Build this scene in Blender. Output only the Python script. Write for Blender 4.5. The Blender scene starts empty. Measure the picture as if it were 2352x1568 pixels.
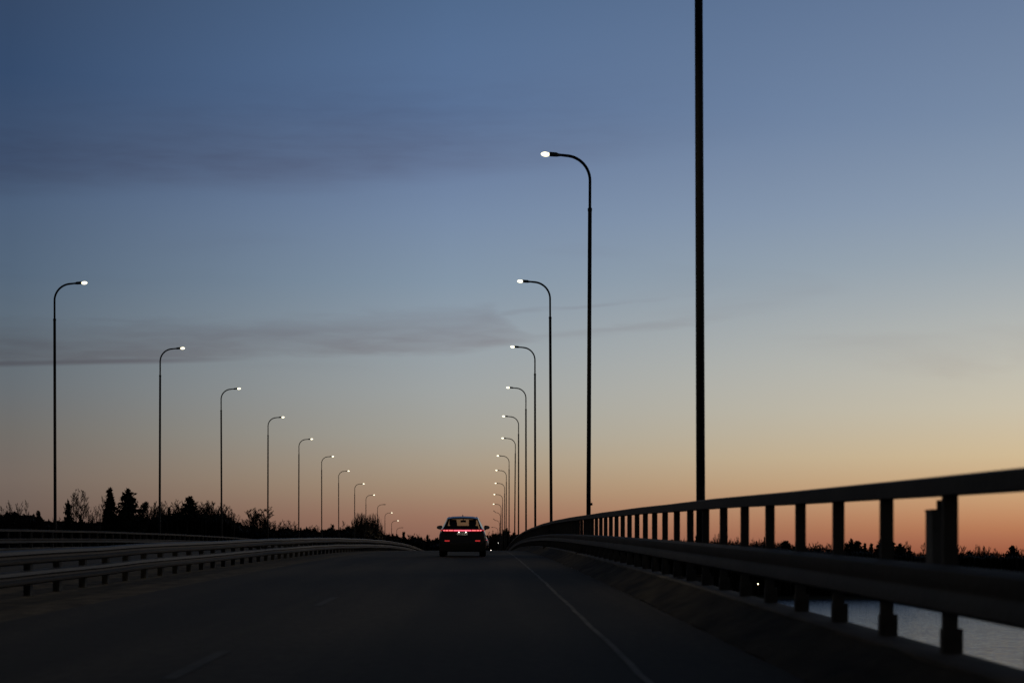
import bpy, bmesh, math, random
from mathutils import Vector, Matrix, Quaternion

scene = bpy.context.scene
COL = scene.collection
R = math.radians

# ------------------------------------------------------------------ layout
# Measurements: SP metres between lamp posts; F px (at 2352 wide) per metre at one
# spacing; the road vanishes at (VX, VY); the eye is CZ metres over the sea.
SP, F, VX, VY, CZ = 29.0, 143.75, 1112.0, 1270.0, 12.5


def pt(x, y, k):
    return ((x - VX) * k / F, SP * k, CZ + (VY - y) * k / F)


PROF = [(-2, -1.05), (-1, -.32), (0, .30), (1, .80), (2, 1.20), (3, 1.50), (4, 1.65), (5, 1.69), (6, 1.59), (7, 1.32),
        (8, .92), (9, .38), (10, -.35), (11, -1.2), (12, -2.1), (13, -3.05), (14, -4.15), (15, -5.3), (16, -6.3),
        (17, -7.1), (18, -7.7), (19, -8.1), (20, -8.35), (22, -8.6), (26, -8.7), (40, -8.7), (60, -8.7)]


def rail_top(Y):
    k = Y / SP
    n = len(PROF)
    i = 0
    while i < n - 2 and PROF[i + 1][0] <= k:
        i += 1
    (x1, y1), (x2, y2) = PROF[i], PROF[i + 1]
    x0, y0 = PROF[max(i - 1, 0)]
    x3, y3 = PROF[min(i + 2, n - 1)]
    h = x2 - x1
    m1 = (y2 - y0) / (x2 - x0)
    m2 = (y3 - y1) / (x3 - x1)
    t = (k - x1) / h
    t2, t3 = t * t, t * t * t
    return (2 * t3 - 3 * t2 + 1) * y1 + (t3 - 2 * t2 + t) * h * m1 + (-2 * t3 + 3 * t2) * y2 + (t3 - t2) * h * m2


def road_z(Y):
    return CZ + rail_top(Y) - 1.5


def slope(Y):
    return math.atan((road_z(Y + 1) - road_z(Y - 1)) / 2)


# ------------------------------------------------------------------ helpers
class MB:
    def __init__(s):
        s.v, s.f = [], []

    def quad(s, a, b, c, d):
        n = len(s.v)
        s.v += [tuple(a), tuple(b), tuple(c), tuple(d)]
        s.f.append((n, n + 1, n + 2, n + 3))

    def tri(s, a, b, c):
        n = len(s.v)
        s.v += [tuple(a), tuple(b), tuple(c)]
        s.f.append((n, n + 1, n + 2))

    def box(s, x0, x1, y0, y1, z0, z1):
        n = len(s.v)
        s.v += [(x0, y0, z0), (x1, y0, z0), (x1, y1, z0), (x0, y1, z0), (x0, y0, z1), (x1, y0, z1), (x1, y1, z1), (x0, y1, z1)]
        for f in ((3, 2, 1, 0), (4, 5, 6, 7), (0, 1, 5, 4), (1, 2, 6, 5), (2, 3, 7, 6), (3, 0, 4, 7)):
            s.f.append(tuple(n + i for i in f))

    def tube(s, pts, rads, seg=8, cap=True):
        n0 = len(s.v)
        pts = [Vector(p) for p in pts]
        ref = Vector((.31, .92, .22)).normalized()
        for i, p in enumerate(pts):
            d = (pts[min(i + 1, len(pts) - 1)] - pts[max(i - 1, 0)]).normalized()
            r_ = ref if abs(d.dot(ref)) < .95 else Vector((1, 0, 0))
            u = d.cross(r_).normalized()
            w = d.cross(u)
            for j in range(seg):
                a = 2 * math.pi * j / seg
                s.v.append(tuple(p + (u * math.cos(a) + w * math.sin(a)) * rads[i]))
        for i in range(len(pts) - 1):
            for j in range(seg):
                a, b = n0 + i * seg + j, n0 + i * seg + (j + 1) % seg
                s.f.append((a, b, b + seg, a + seg))
        if cap:
            s.f.append(tuple(n0 + j for j in range(seg))[::-1])
            s.f.append(tuple(n0 + (len(pts) - 1) * seg + j for j in range(seg)))

    def ring_loft(s, rings, cap=True):
        n0 = len(s.v)
        m = len(rings[0])
        for r in rings:
            s.v += [tuple(p) for p in r]
        for i in range(len(rings) - 1):
            for j in range(m):
                a, b = n0 + i * m + j, n0 + i * m + (j + 1) % m
                s.f.append((a, b, b + m, a + m))
        if cap:
            s.f.append(tuple(n0 + j for j in range(m))[::-1])
            s.f.append(tuple(n0 + (len(rings) - 1) * m + j for j in range(m)))

    def mesh(s, name, mat=None, smooth=False):
        me = bpy.data.meshes.new(name)
        me.from_pydata(s.v, [], s.f)
        me.validate()
        if mat:
            me.materials.append(mat)
        if smooth:
            for p in me.polygons:
                p.use_smooth = True
        me.update()
        return me

    def build(s, name, mat=None, parent=None, smooth=False, loc=None):
        return put(name, s.mesh(name, mat, smooth), parent, loc)


def put(name, me, parent=None, loc=None):
    o = bpy.data.objects.new(name, me)
    COL.objects.link(o)
    if parent:
        o.parent = parent
    if loc:
        o.location = loc
    return o


def tag(o, label=None, cat=None, group=None, kind=None):
    if label:
        o['label'] = label
    if cat:
        o['category'] = cat
    if group:
        o['group'] = group
    if kind:
        o['kind'] = kind
    return o


def thing(name, label, cat, loc=(0, 0, 0), group=None):
    o = bpy.data.objects.new(name, None)
    COL.objects.link(o)
    o.location = loc
    o.empty_display_size = .2
    return tag(o, label, cat, group)


def copy_tree(o, parent=None):
    c = o.copy()
    COL.objects.link(c)
    c.parent = parent
    for ch in list(o.children):
        copy_tree(ch, c)
    return c


def angle_smooth(o, deg=35):
    me = o.data
    bm = bmesh.new()
    bm.from_mesh(me)
    lim = R(deg)
    for e in bm.edges:
        e.smooth = not (len(e.link_faces) == 2 and e.calc_face_angle(0) > lim)
    for f in bm.faces:
        f.smooth = True
    bm.to_mesh(me)
    bm.free()
    return o


# ------------------------------------------------------------------ materials
def lin(c):
    c /= 255.0
    return c / 12.92 if c <= .04045 else ((c + .055) / 1.055) ** 2.4


def mat(name, col, rough=.7, metal=0, spec=.5, noise=None, bump=None, stretch=(1, 1, 1), emit=None, estr=0, coat=0):
    m = bpy.data.materials.new(name)
    m.use_nodes = True
    nt = m.node_tree
    b = nt.nodes['Principled BSDF']
    b.inputs['Base Color'].default_value = (*col, 1)
    b.inputs['Roughness'].default_value = rough
    b.inputs['Metallic'].default_value = metal
    b.inputs['Specular IOR Level'].default_value = spec
    b.inputs['Coat Weight'].default_value = coat
    if emit:
        b.inputs['Emission Color'].default_value = (*emit, 1)
        b.inputs['Emission Strength'].default_value = estr
    if noise or bump:
        tc = nt.nodes.new('ShaderNodeTexCoord')
        mp = nt.nodes.new('ShaderNodeMapping')
        mp.inputs['Scale'].default_value = stretch
        nt.links.new(tc.outputs['Object'], mp.inputs['Vector'])
    if noise:
        sc, amt = noise
        n = nt.nodes.new('ShaderNodeTexNoise')
        n.inputs['Scale'].default_value = sc
        n.inputs['Detail'].default_value = 5
        nt.links.new(mp.outputs['Vector'], n.inputs['Vector'])
        r = nt.nodes.new('ShaderNodeValToRGB')
        r.color_ramp.elements[0].position = .3
        r.color_ramp.elements[1].position = .72
        r.color_ramp.elements[0].color = (*[c * (1 - amt) for c in col], 1)
        r.color_ramp.elements[1].color = (*[min(1, c * (1 + amt)) for c in col], 1)
        nt.links.new(n.outputs['Fac'], r.inputs['Fac'])
        nt.links.new(r.outputs['Color'], b.inputs['Base Color'])
    if bump:
        sc, st = bump
        n = nt.nodes.new('ShaderNodeTexNoise')
        n.inputs['Scale'].default_value = sc
        n.inputs['Detail'].default_value = 4
        nt.links.new(mp.outputs['Vector'], n.inputs['Vector'])
        bp = nt.nodes.new('ShaderNodeBump')
        bp.inputs['Strength'].default_value = st
        bp.inputs['Distance'].default_value = .02
        nt.links.new(n.outputs['Fac'], bp.inputs['Height'])
        nt.links.new(bp.outputs['Normal'], b.inputs['Normal'])
    return m


M_steel = mat('galvanised_steel', (.015, .015, .0143), .6, .0, .35, noise=(3, .35), bump=(30, .15), stretch=(1, .3, 1))
M_rail = mat('painted_parapet', (.026, .0245, .022), .75, 0, .25, noise=(1.3, .4), bump=(14, .3), stretch=(1, .5, 1))
M_post = mat('parapet_post_paint', (.045, .043, .04), .8, 0, .2, noise=(4, .4))
M_pole = mat('lamp_post_steel', (.02, .02, .02), .75, 0, .2, noise=(2, .3))
M_house = mat('lamp_housing', (.06, .065, .055), .6, 0, .3, noise=(9, .25))
M_lamp = mat('lit_lamp_glass', (.9, .9, .85), .3, emit=(1, .84, .50), estr=26)
def rim_faded_glow(name, core, rim, sc, sr):  # emission dims to a yellow rim by view angle, imitating soft glow
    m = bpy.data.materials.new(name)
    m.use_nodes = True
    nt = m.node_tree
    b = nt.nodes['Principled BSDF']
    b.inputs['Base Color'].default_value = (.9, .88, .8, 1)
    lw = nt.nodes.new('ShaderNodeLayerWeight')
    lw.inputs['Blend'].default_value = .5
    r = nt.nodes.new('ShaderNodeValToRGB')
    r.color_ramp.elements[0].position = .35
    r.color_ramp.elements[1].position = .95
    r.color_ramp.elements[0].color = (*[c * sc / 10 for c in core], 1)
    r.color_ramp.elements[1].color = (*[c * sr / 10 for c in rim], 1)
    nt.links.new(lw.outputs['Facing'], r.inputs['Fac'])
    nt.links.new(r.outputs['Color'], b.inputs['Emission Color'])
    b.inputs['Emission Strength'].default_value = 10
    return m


M_lamp = rim_faded_glow('lit_lamp_glass', (1, .93, .66), (1, .74, .36), 2.6, .5)
M_unlit = mat('unlit_lamp_glass', (.09, .085, .08), .4, 0, .3, noise=(12, .3))
M_conc = mat('edge_concrete', (.065, .06, .053), .9, 0, .2, noise=(2.2, .45), bump=(12, .5), stretch=(1, .35, 1))
M_verge = mat('gritty_verge', (.028, .0245, .019), .95, 0, .1, noise=(2.5, .7), bump=(5, 1), stretch=(1, .35, 1))
M_gravel = mat('median_gravel', (.055, .048, .038), .95, 0, .1, noise=(3, .5), bump=(9, .9), stretch=(1, .4, 1))
M_deck = mat('deck_concrete', (.12, .12, .115), .9, noise=(.8, .3))
M_paint = mat('worn_road_paint', (.056, .053, .047), .8, 0, .2, noise=(2.2, .6), stretch=(1, .5, 1))
M_dash = mat('worn_lane_paint', (.021, .019, .0155), .8, 0, .2, noise=(5, .6), stretch=(1, .5, 1))
M_bark = mat('dark_bark', (.035, .028, .022), .95, 0, .1, noise=(3, .4))
M_twig = mat('bare_twigs', (.06, .043, .033), .95, 0, .1, noise=(.6, .35))
M_needle = mat('evergreen_needles', (.018, .024, .014), .9, 0, .1, noise=(.35, .5))
M_bush = mat('brush_foliage', (.03, .026, .02), .95, 0, .1, noise=(.3, .55))
M_ground = mat('winter_grass', (.05, .045, .028), 1, 0, .1, noise=(.06, .5), bump=(.8, .6))
M_cab = mat('cabinet_grey', (.06, .06, .06), .7, 0, .3, noise=(5, .3))


def asphalt():
    m = bpy.data.materials.new('worn_asphalt')
    m.use_nodes = True
    nt = m.node_tree
    L = nt.links.new
    b = nt.nodes['Principled BSDF']
    b.inputs['Roughness'].default_value = .9
    b.inputs['Specular IOR Level'].default_value = .16
    tc = nt.nodes.new('ShaderNodeTexCoord')

    def noise(scale, st, detail=4):
        mp = nt.nodes.new('ShaderNodeMapping')
        mp.inputs['Scale'].default_value = st
        L(tc.outputs['Object'], mp.inputs['Vector'])
        n = nt.nodes.new('ShaderNodeTexNoise')
        n.inputs['Scale'].default_value = scale
        n.inputs['Detail'].default_value = detail
        L(mp.outputs['Vector'], n.inputs['Vector'])
        return n.outputs['Fac']
    tracks = noise(1.0, (.75, .006, 1), 3)
    patch = noise(.55, (1, .16, 1), 5)
    grit = noise(11, (1, .35, 1), 6)
    r = nt.nodes.new('ShaderNodeValToRGB')
    r.color_ramp.elements[0].position = .42
    r.color_ramp.elements[1].position = .59
    r.color_ramp.elements[0].color = (.0085, .0074, .0058, 1)
    r.color_ramp.elements[1].color = (.029, .025, .0195, 1)
    a1 = nt.nodes.new('ShaderNodeMath')
    a1.operation = 'MULTIPLY_ADD'
    a1.inputs[1].default_value = .62
    L(tracks, a1.inputs[0])
    a2 = nt.nodes.new('ShaderNodeMath')
    a2.operation = 'MULTIPLY'
    a2.inputs[1].default_value = .38
    L(patch, a2.inputs[0])
    L(a2.outputs[0], a1.inputs[2])
    L(a1.outputs[0], r.inputs['Fac'])
    mx = nt.nodes.new('ShaderNodeMix')
    mx.data_type = 'RGBA'
    mx.blend_type = 'MULTIPLY'
    mx.inputs['Factor'].default_value = .7
    r2 = nt.nodes.new('ShaderNodeValToRGB')
    r2.color_ramp.elements[0].position = .3
    r2.color_ramp.elements[1].position = .75
    r2.color_ramp.elements[0].color = (.45, .45, .45, 1)
    r2.color_ramp.elements[1].color = (1.3, 1.3, 1.3, 1)
    L(grit, r2.inputs['Fac'])
    L(r.outputs['Color'], mx.inputs[6])
    L(r2.outputs['Color'], mx.inputs[7])
    L(mx.outputs[2], b.inputs['Base Color'])
    bp = nt.nodes.new('ShaderNodeBump')
    bp.inputs['Strength'].default_value = .5
    bp.inputs['Distance'].default_value = .01
    L(grit, bp.inputs['Height'])
    L(bp.outputs['Normal'], b.inputs['Normal'])
    return m


M_road = asphalt()


def water_mat():
    m = bpy.data.materials.new('sea_water')
    m.use_nodes = True
    nt = m.node_tree
    L = nt.links.new
    b = nt.nodes['Principled BSDF']
    b.inputs['Base Color'].default_value = (.035, .062, .095, 1)
    b.inputs['Roughness'].default_value = .12
    b.inputs['IOR'].default_value = 1.33
    tc = nt.nodes.new('ShaderNodeTexCoord')
    h = None
    for sc, st, w in ((.35, (.7, .8, 1), 1.0), (.9, (.4, .8, 1), 1.1), (.06, (1, .6, 1), 1.4)):
        mp = nt.nodes.new('ShaderNodeMapping')
        mp.inputs['Scale'].default_value = st
        mp.inputs['Rotation'].default_value = (0, 0, .12)
        L(tc.outputs['Object'], mp.inputs['Vector'])
        n = nt.nodes.new('ShaderNodeTexNoise')
        n.inputs['Scale'].default_value = sc
        n.inputs['Detail'].default_value = 3
        L(mp.outputs['Vector'], n.inputs['Vector'])
        ml = nt.nodes.new('ShaderNodeMath')
        ml.operation = 'MULTIPLY'
        ml.inputs[1].default_value = w
        L(n.outputs['Fac'], ml.inputs[0])
        if h is None:
            h = ml.outputs[0]
        else:
            ad = nt.nodes.new('ShaderNodeMath')
            L(h, ad.inputs[0])
            L(ml.outputs[0], ad.inputs[1])
            h = ad.outputs[0]
    bp = nt.nodes.new('ShaderNodeBump')
    bp.inputs['Strength'].default_value = .9
    bp.inputs['Distance'].default_value = .44
    L(h, bp.inputs['Height'])
    L(bp.outputs['Normal'], b.inputs['Normal'])
    return m


M_water = water_mat()


def glass_mat(name, tint, gloss=.12):
    m = bpy.data.materials.new(name)
    m.use_nodes = True
    nt = m.node_tree
    nt.nodes.clear()
    out = nt.nodes.new('ShaderNodeOutputMaterial')
    t = nt.nodes.new('ShaderNodeBsdfTransparent')
    t.inputs['Color'].default_value = (*tint, 1)
    g = nt.nodes.new('ShaderNodeBsdfGlossy')
    g.inputs['Roughness'].default_value = .04
    lw = nt.nodes.new('ShaderNodeLayerWeight')
    lw.inputs['Blend'].default_value = .35
    pw = nt.nodes.new('ShaderNodeMath')
    pw.operation = 'POWER'
    pw.inputs[1].default_value = 3.0
    nt.links.new(lw.outputs['Facing'], pw.inputs[0])
    fr = nt.nodes.new('ShaderNodeMath')
    fr.operation = 'MULTIPLY_ADD'
    fr.inputs[1].default_value = .6
    fr.inputs[2].default_value = .04
    nt.links.new(pw.outputs[0], fr.inputs[0])
    mx = nt.nodes.new('ShaderNodeMixShader')
    nt.links.new(fr.outputs[0], mx.inputs[0])
    nt.links.new(t.outputs[0], mx.inputs[1])
    nt.links.new(g.outputs[0], mx.inputs[2])
    nt.links.new(mx.outputs[0], out.inputs['Surface'])
    return m


M_glass = glass_mat('tinted_glass', (.63, .65, .57))
M_glass_dark = glass_mat('privacy_glass', (.35, .35, .36))
M_black = mat('car_black_paint', (.012, .013, .018), .28, .3, .5, coat=.7, noise=(2, .15))
M_silver = mat('car_silver_paint', (.42, .43, .42), .32, .5, .5, coat=.6, noise=(2, .1))
M_trim = mat('black_plastic', (.015, .015, .015), .7, 0, .2, noise=(20, .3))
M_tyre = mat('tyre_rubber', (.012, .012, .012), .85, 0, .2, noise=(25, .3))
M_rim = mat('alloy_rim', (.25, .25, .26), .4, .8, noise=(6, .1))
M_cabin = mat('dark_upholstery', (.02, .02, .021), .9, 0, .2, noise=(15, .3))
M_plate = mat('number_plate_white', (.72, .73, .66), .5, 0, .3, noise=(14, .12))
M_letters = mat('plate_lettering', (.02, .02, .02), .6, noise=(30, .2))
M_plamp = mat('plate_lamp_glow', (.9, .9, .9), .4, emit=(1, .86, .8), estr=3.4)
M_red = mat('tail_lamp_lens', (.2, .008, .012), .3, emit=(1, .03, .05), estr=.30)
M_pink = mat('tail_lamp_core', (.5, .05, .07), .3, emit=(1, .17, .26), estr=1.25)
M_seg = mat('tail_lamp_segment', (.5, .05, .07), .3, emit=(1, .19, .20), estr=1.3)
M_reflector = mat('glowing_reflector', (.3, .012, .015), .3, emit=(1, .06, .06), estr=.36)  # bumper reflectors, no lamps: the headlight they return is set as emission
M_far = mat('far_lamp_globe', (.9, .9, .9), .4, emit=(1, .95, .86), estr=2.6)
M_yel = mat('shore_lamp_globe', (.9, .8, .6), .4, emit=(1, .78, .42), estr=9)


# ------------------------------------------------------------------ sweeps along the road
def sweep(profile, y0, y1, step=1.45, closed=True, xoff=None):
    """profile: (x, z over the road); swept along Y following the crest."""
    mb = MB()
    n = max(1, int(round((y1 - y0) / step)))
    m = len(profile)
    for i in range(n + 1):
        Y = y0 + (y1 - y0) * i / n
        z = road_z(Y)
        dx, dz = xoff(Y) if xoff else (0, 0)
        for (x, h) in profile:
            mb.v.append((x + dx, Y, z + h + dz))
    for i in range(n):
        for j in range(m if closed else m - 1):
            a, b = i * m + j, i * m + (j + 1) % m
            mb.f.append((a, a + m, b + m, b))
    if closed:
        mb.f.append(tuple(range(m)))
        mb.f.append(tuple(n * m + j for j in range(m))[::-1])
    return mb


def struct(name, mb, m, smooth=False):
    return tag(mb.build(name, m, smooth=smooth), kind='structure')


BR0, BR1 = -34.0, 470.0      # bridge ends
RD1 = 800.0                  # end of road

# deck, roads, verges
struct('bridge_deck', sweep([(-21.3, -1.6), (3.23, -1.6), (3.23, -.02), (-21.3, -.02)], BR0, BR1 + 30, 2.9), M_deck)
struct('road', sweep([(-5.75, 0), (-3.9, .012), (-2.4, .02), (0, .02), (1.4, .01), (2.4, 0)], BR0, RD1, 1.45, False), M_road, True)
struct('opposite_road', sweep([(-19.3, 0), (-16, .02), (-13, .02), (-10.4, 0)], BR0, RD1, 1.45, False), M_road, True)
struct('median_strip', sweep([(-10.4, -.004), (-10.2, .05), (-9.2, .09), (-7.7, .0), (-6.6, -.01), (-6.2, .01), (-5.75, -.004)], BR0, RD1, 1.45, False), M_gravel, True)
rnd = random.Random(5)
struct('road_verge', sweep([(2.4, -.004), (2.5, .06), (2.75, .16), (2.93, .27)], BR0, RD1, .7, False,
                           lambda Y: (rnd.uniform(-.02, .02), rnd.uniform(-.02, .02))), M_verge, True)
struct('opposite_verge', sweep([(-20.2, .22), (-19.8, .12), (-19.3, -.004)], BR0, RD1, 1.45, False), M_verge, True)

# painted marks
rnd = random.Random(8)
struct('edge_line', sweep([(1.175, .0165), (1.235, .0158)], BR0, RD1, 1.0, False,
                          lambda Y: (rnd.uniform(-.012, .012), 0)), M_paint)
mbd = MB()
y = 13.4 - 48
while y < 30:
    part = sweep([(-2.40, .025), (-2.28, .025)], y, y + 3, 1.0, False)
    n = len(mbd.v)
    mbd.v += part.v
    mbd.f += [tuple(i + n for i in f) for f in part.f]
    y += 12
struct('lane_marking', mbd, M_dash)

# ------------------------------------------------------------------ parapets
def parapet(label, sx, xin, rail, beam, spacing, yfirst, height, group):
    """sx +1: posts grow to +X from the traffic side xin."""
    t = thing('bridge_parapet', label, 'parapet', (0, 0, 0), group)
    d = lambda a, b: (xin + sx * a, b)
    prof = [d(-.02, height), d(.02, height + .015), d(.14, height + .015), d(.19, height - .01), d(.19, height - rail), d(-.02, height - rail)]
    if sx < 0:
        prof = prof[::-1]
    jr = random.Random(3)
    wob = [(0, jr.uniform(-.008, .008)) for _ in range(400)]

    def off(Y):
        f = (Y - BR0) / 5.85
        i = int(f)
        a, b = wob[i % 400], wob[(i + 1) % 400]
        return 0, a[1] + (b[1] - a[1]) * (f - i)
    angle_smooth(sweep(prof, BR0, BR1, 1.95, True, off).build('top_rail', M_rail, t))
    if beam:
        z0, z1 = beam
        h = (z1 - z0) / 6
        pr = [d(-.05, z0), d(-.10, z0 + .5 * h), d(-.10, z0 + 2.4 * h), d(-.085, z0 + 2.8 * h), d(-.085, z0 + 3.2 * h), d(-.10, z0 + 3.6 * h), d(-.10, z0 + 5.4 * h), d(-.055, z1 - .01), d(-.02, z1),
              d(0, z1), d(0, z0)]
        if sx < 0:
            pr = pr[::-1]
        angle_smooth(sweep(pr, BR0, BR1, 1.95).build('guard_beam', M_rail, t), 50)
    pm = MB()
    a, b = sorted((xin + sx * .002, xin + sx * .099))
    pm.box(a - xin, b - xin, -.03, .03, .47, height - rail)
    a2, b2 = sorted((xin - sx * .006, xin + sx * .128))
    pm.box(a2 - xin, b2 - xin, -.045, .045, .296, .47)
    for q in (-.06, .06):
        pm.tube([(sx * .06 + q * .6, -.050, .40), (sx * .06 + q * .6, -.04, .40)], [.014, .014], 6)
    me = pm.mesh('post', M_post)
    y = yfirst
    k = 0
    rest = MB()
    while y < BR1:
        if k < 99:
            o = put('post', me, t, (xin, y, road_z(y)))
        else:
            n = len(rest.v)
            rest.v += [(v[0] + xin, v[1] + y, v[2] + road_z(y)) for v in pm.v]
            rest.f += [tuple(i + n for i in f) for f in pm.f]
        y += spacing
        k += 1
    if rest.v:
        tag(rest.build('distant_posts', M_post, t), kind='stuff')
    return t


parapet('long dark parapet with top rail and guard beam beside the near lane above the water', 1, 3.08, .115, (.585, .90), 1.92, 12.20 - 7 * 1.92, 1.485, None)
parapet('low far parapet beyond the opposite carriageway, in front of the tall conifers', -1, -20.42, .09, (.50, .72), 2.0, 62.0, 1.10, None)

edge_r = [(2.93, .02), (2.93, .285), (2.96, .305), (3.22, .305), (3.24, .285), (3.24, .02)]
tag(angle_smooth(sweep(edge_r, BR0, BR1, 1.95).build('edge_beam', M_conc)), kind='structure')
tag(angle_smooth(sweep([(-21.3, .02), (-21.3, .30), (-20.24, .30), (-20.2, .27), (-20.2, .02)], BR0, BR1, 1.95).build('edge_beam', M_conc)), kind='structure')

# median barrier: two beams on posts
t = thing('guard_rail', 'double-beam steel guard rail on short posts along the median', 'guard rail', (0, 0, 0))
def wbeam(x, z0, z1):
    h = (z1 - z0) / 8
    return [(x, z0), (x + .07, z0 + h), (x + .08, z0 + 2.4 * h), (x + .02, z0 + 3.4 * h), (x + .02, z0 + 4.6 * h), (x + .08, z0 + 5.6 * h),
            (x + .07, z0 + 7.3 * h), (x + .02, z1), (x - .015, z1), (x - .015, z0)]
gr = random.Random(11)
gw = [(gr.uniform(-.012, .012), gr.uniform(-.012, .012)) for _ in range(300)]
def goff(Y):
    f = (Y - BR0) / 4.04
    i = int(f)
    a, b = gw[i % 300], gw[(i + 1) % 300]
    u = f - i
    return a[0] + (b[0] - a[0]) * u, a[1] + (b[1] - a[1]) * u
angle_smooth(sweep(wbeam(-7.36, .51, .75), BR0, 560, 2.02, True, goff).build('beam', M_steel, t), 50)
angle_smooth(sweep(wbeam(-7.36, .18, .42), BR0, 560, 2.02, True, goff).build('beam', M_steel, t), 50)
pm = MB()
pm.box(-.06, -.02, -.09, .09, -.02, .72)
pm.box(-.15, -.06, -.012, .012, -.02, .72)
pm.box(-.02, .0, -.05, .05, .22, .38)
pm.box(-.02, .0, -.05, .05, .55, .71)
me = pm.mesh('post', M_post)
rest = MB()
y, k = 29.6 - 2 * 2.02, 0
while y < 555:
    if k < 99:
        put('post', me, t, (-7.36, y, road_z(y)))
    else:
        n = len(rest.v)
        rest.v += [(v[0] - 7.36, v[1] + y, v[2] + road_z(y)) for v in pm.v]
        rest.f += [tuple(i + n for i in f) for f in pm.f]
    y += 2.02
    k += 1
tag(rest.build('distant_posts', M_post, t), kind='stuff')

# service cabinet on the parapet
kc = .452
c = thing('service_cabinet', 'dark box cabinet bolted to the outer side of the parapet post', 'cabinet', (3.2, SP * kc, CZ))
cb = MB()
cb.box(.012, .155, -.10, .10, -.28, .30)
bo = cb.build('body', M_cab, c)
cb = MB()
cb.box(.008, .159, -.105, .105, .3, .316)
cb.build('lid', M_cab, c)
cb = MB()
cb.box(.155, .165, -.08, .08, -.2, .24)
dr = cb.build('door', M_cab, c)
cb = MB()
cb.tube([(.165, .05, .02), (.185, .05, .02)], [.012, .012], 6)
cb.build('handle', M_cab, dr)
cb = MB()
cb.tube([(.115, .05, .316), (.115, .05, .385)], [.035, .035], 10)
cb.build('conduit', M_cab, c)

# ------------------------------------------------------------------ street lamps
LAMP_W = 760   # radiant watts of one road lamp in this exposure
HT = 13.07   # height of lamp head above the road


def lamp_meshes(lit, tilt=False):
    """facing -X (arm reaches to -X). z measured from the post's foot; head at HT-.35"""
    top = HT - .35
    out = {}
    mb = MB()
    mb.tube([(0, 0, 0), (0, 0, 1.2), (0, 0, top - 1.78)], [.076, .073, .064], 12)
    mb.tube([(0, 0, 0), (0, 0, .025)], [.17, .17], 12)
    out['post'] = mb
    mb = MB()
    mb.box(-.40, .18, -.17, .17, -.22, -.002)
    mb.box(-.40, .05, -.05, .05, -.45, -.22)
    out['bracket'] = mb
    mb = MB()
    mb.tube([(0, 0, top - 1.84), (0, 0, top - 1.80), (0, 0, top - 1.74), (0, 0, top - 1.72)], [.066, .073, .073, .05], 12)
    out['collar'] = mb
    mb = MB()
    pts = [(0, 0, top - 1.76), (0, 0, top - .86)]
    for i in range(1, 13):
        a = (math.pi / 2 - .10) * i / 12
        pts.append((-.80 + .80 * math.cos(a), 0, top - .86 + .80 * math.sin(a)))
    lx, _, lz = pts[-1]
    pts.append((-.96, 0, lz + (.96 + lx) * math.tan(.10)))
    rr = [.047] * (len(pts) - 1) + [.042]
    mb.tube(pts, rr, 10)
    out['arm'] = mb
    hz = pts[-1][2]
    Rm = Matrix.Translation((-.96, 0, hz)) @ Matrix.Rotation((.07 if not tilt else .75), 4, 'Y')

    def xf(m):
        m.v = [tuple(Rm @ Vector(v)) for v in m.v]
        return m
    mb = MB()   # luminaire housing, tapered box with a slight crown; long axis -X
    rings = []
    for x, w, h0, h1 in ((.02, .04, -.035, .035), (-.08, .055, -.05, .045), (-.10, .075, -.052, .062), (-.32, .085, -.055, .066),
                         (-.345, .07, -.045, .055)):
        rings.append([(x, -w, h0), (x, w, h0), (x, w * 1.02, h0 * .3 + h1 * .4), (x, w * .7, h1), (x, -w * .7, h1), (x, -w * 1.02, h0 * .3 + h1 * .4)])
    mb.ring_loft(rings)
    out['housing'] = xf(mb)
    mb = MB()   # refractor bowl, egg-shaped, closing the front of the luminaire
    rings = []
    for i in range(10):
        u = i / 9
        x = -.348 - .27 * u
        s_ = max(.10, math.sqrt(max(0, 1 - (max(0, (u - .42) / .58)) ** 2)) * (.62 + .38 * min(1, u / .42) ** .6))
        rings.append([(x, .092 * s_ * math.cos(a), -.012 + .080 * s_ * math.sin(a)) for a in [2 * math.pi * j / 14 for j in range(14)]])
    mb.ring_loft(rings)
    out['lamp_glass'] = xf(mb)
    mb = MB()
    mb.box(-.055, .055, -.083, -.070, 1.45, 1.85)
    out['hatch'] = mb
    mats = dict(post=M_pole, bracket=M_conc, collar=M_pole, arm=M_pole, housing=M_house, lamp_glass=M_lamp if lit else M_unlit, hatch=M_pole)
    return {k: m.mesh(k, mats[k], k in ('post', 'arm', 'lamp_glass')) for k, m in out.items()}


def lamp_proto(lit, tilt=False):
    ms = lamp_meshes(lit, tilt)
    r = bpy.data.objects.new('street_lamp', None)
    COL.objects.link(r)
    r['category'] = 'street lamp'
    for n in ('post', 'bracket', 'collar', 'arm', 'housing', 'hatch'):
        put(n, ms[n], r)
    hs = [c_ for c_ in r.children if c_.name.startswith('housing')][0]
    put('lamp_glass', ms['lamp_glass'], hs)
    if lit:
        ld = bpy.data.lights.new('lamp_light', 'SPOT')
        ld.energy = LAMP_W
        ld.color = (1, .80, .50)
        ld.shadow_soft_size = .12
        ld.spot_size = R(116)
        ld.spot_blend = .6
        lo = bpy.data.objects.new('lamp_light', ld)
        COL.objects.link(lo)
        lo.parent = r
        lo.location = (-1.45, 0, HT - .52)
        lo.rotation_euler = (0, R(38), 0)
    return r


protos = {}
used = set()


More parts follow.
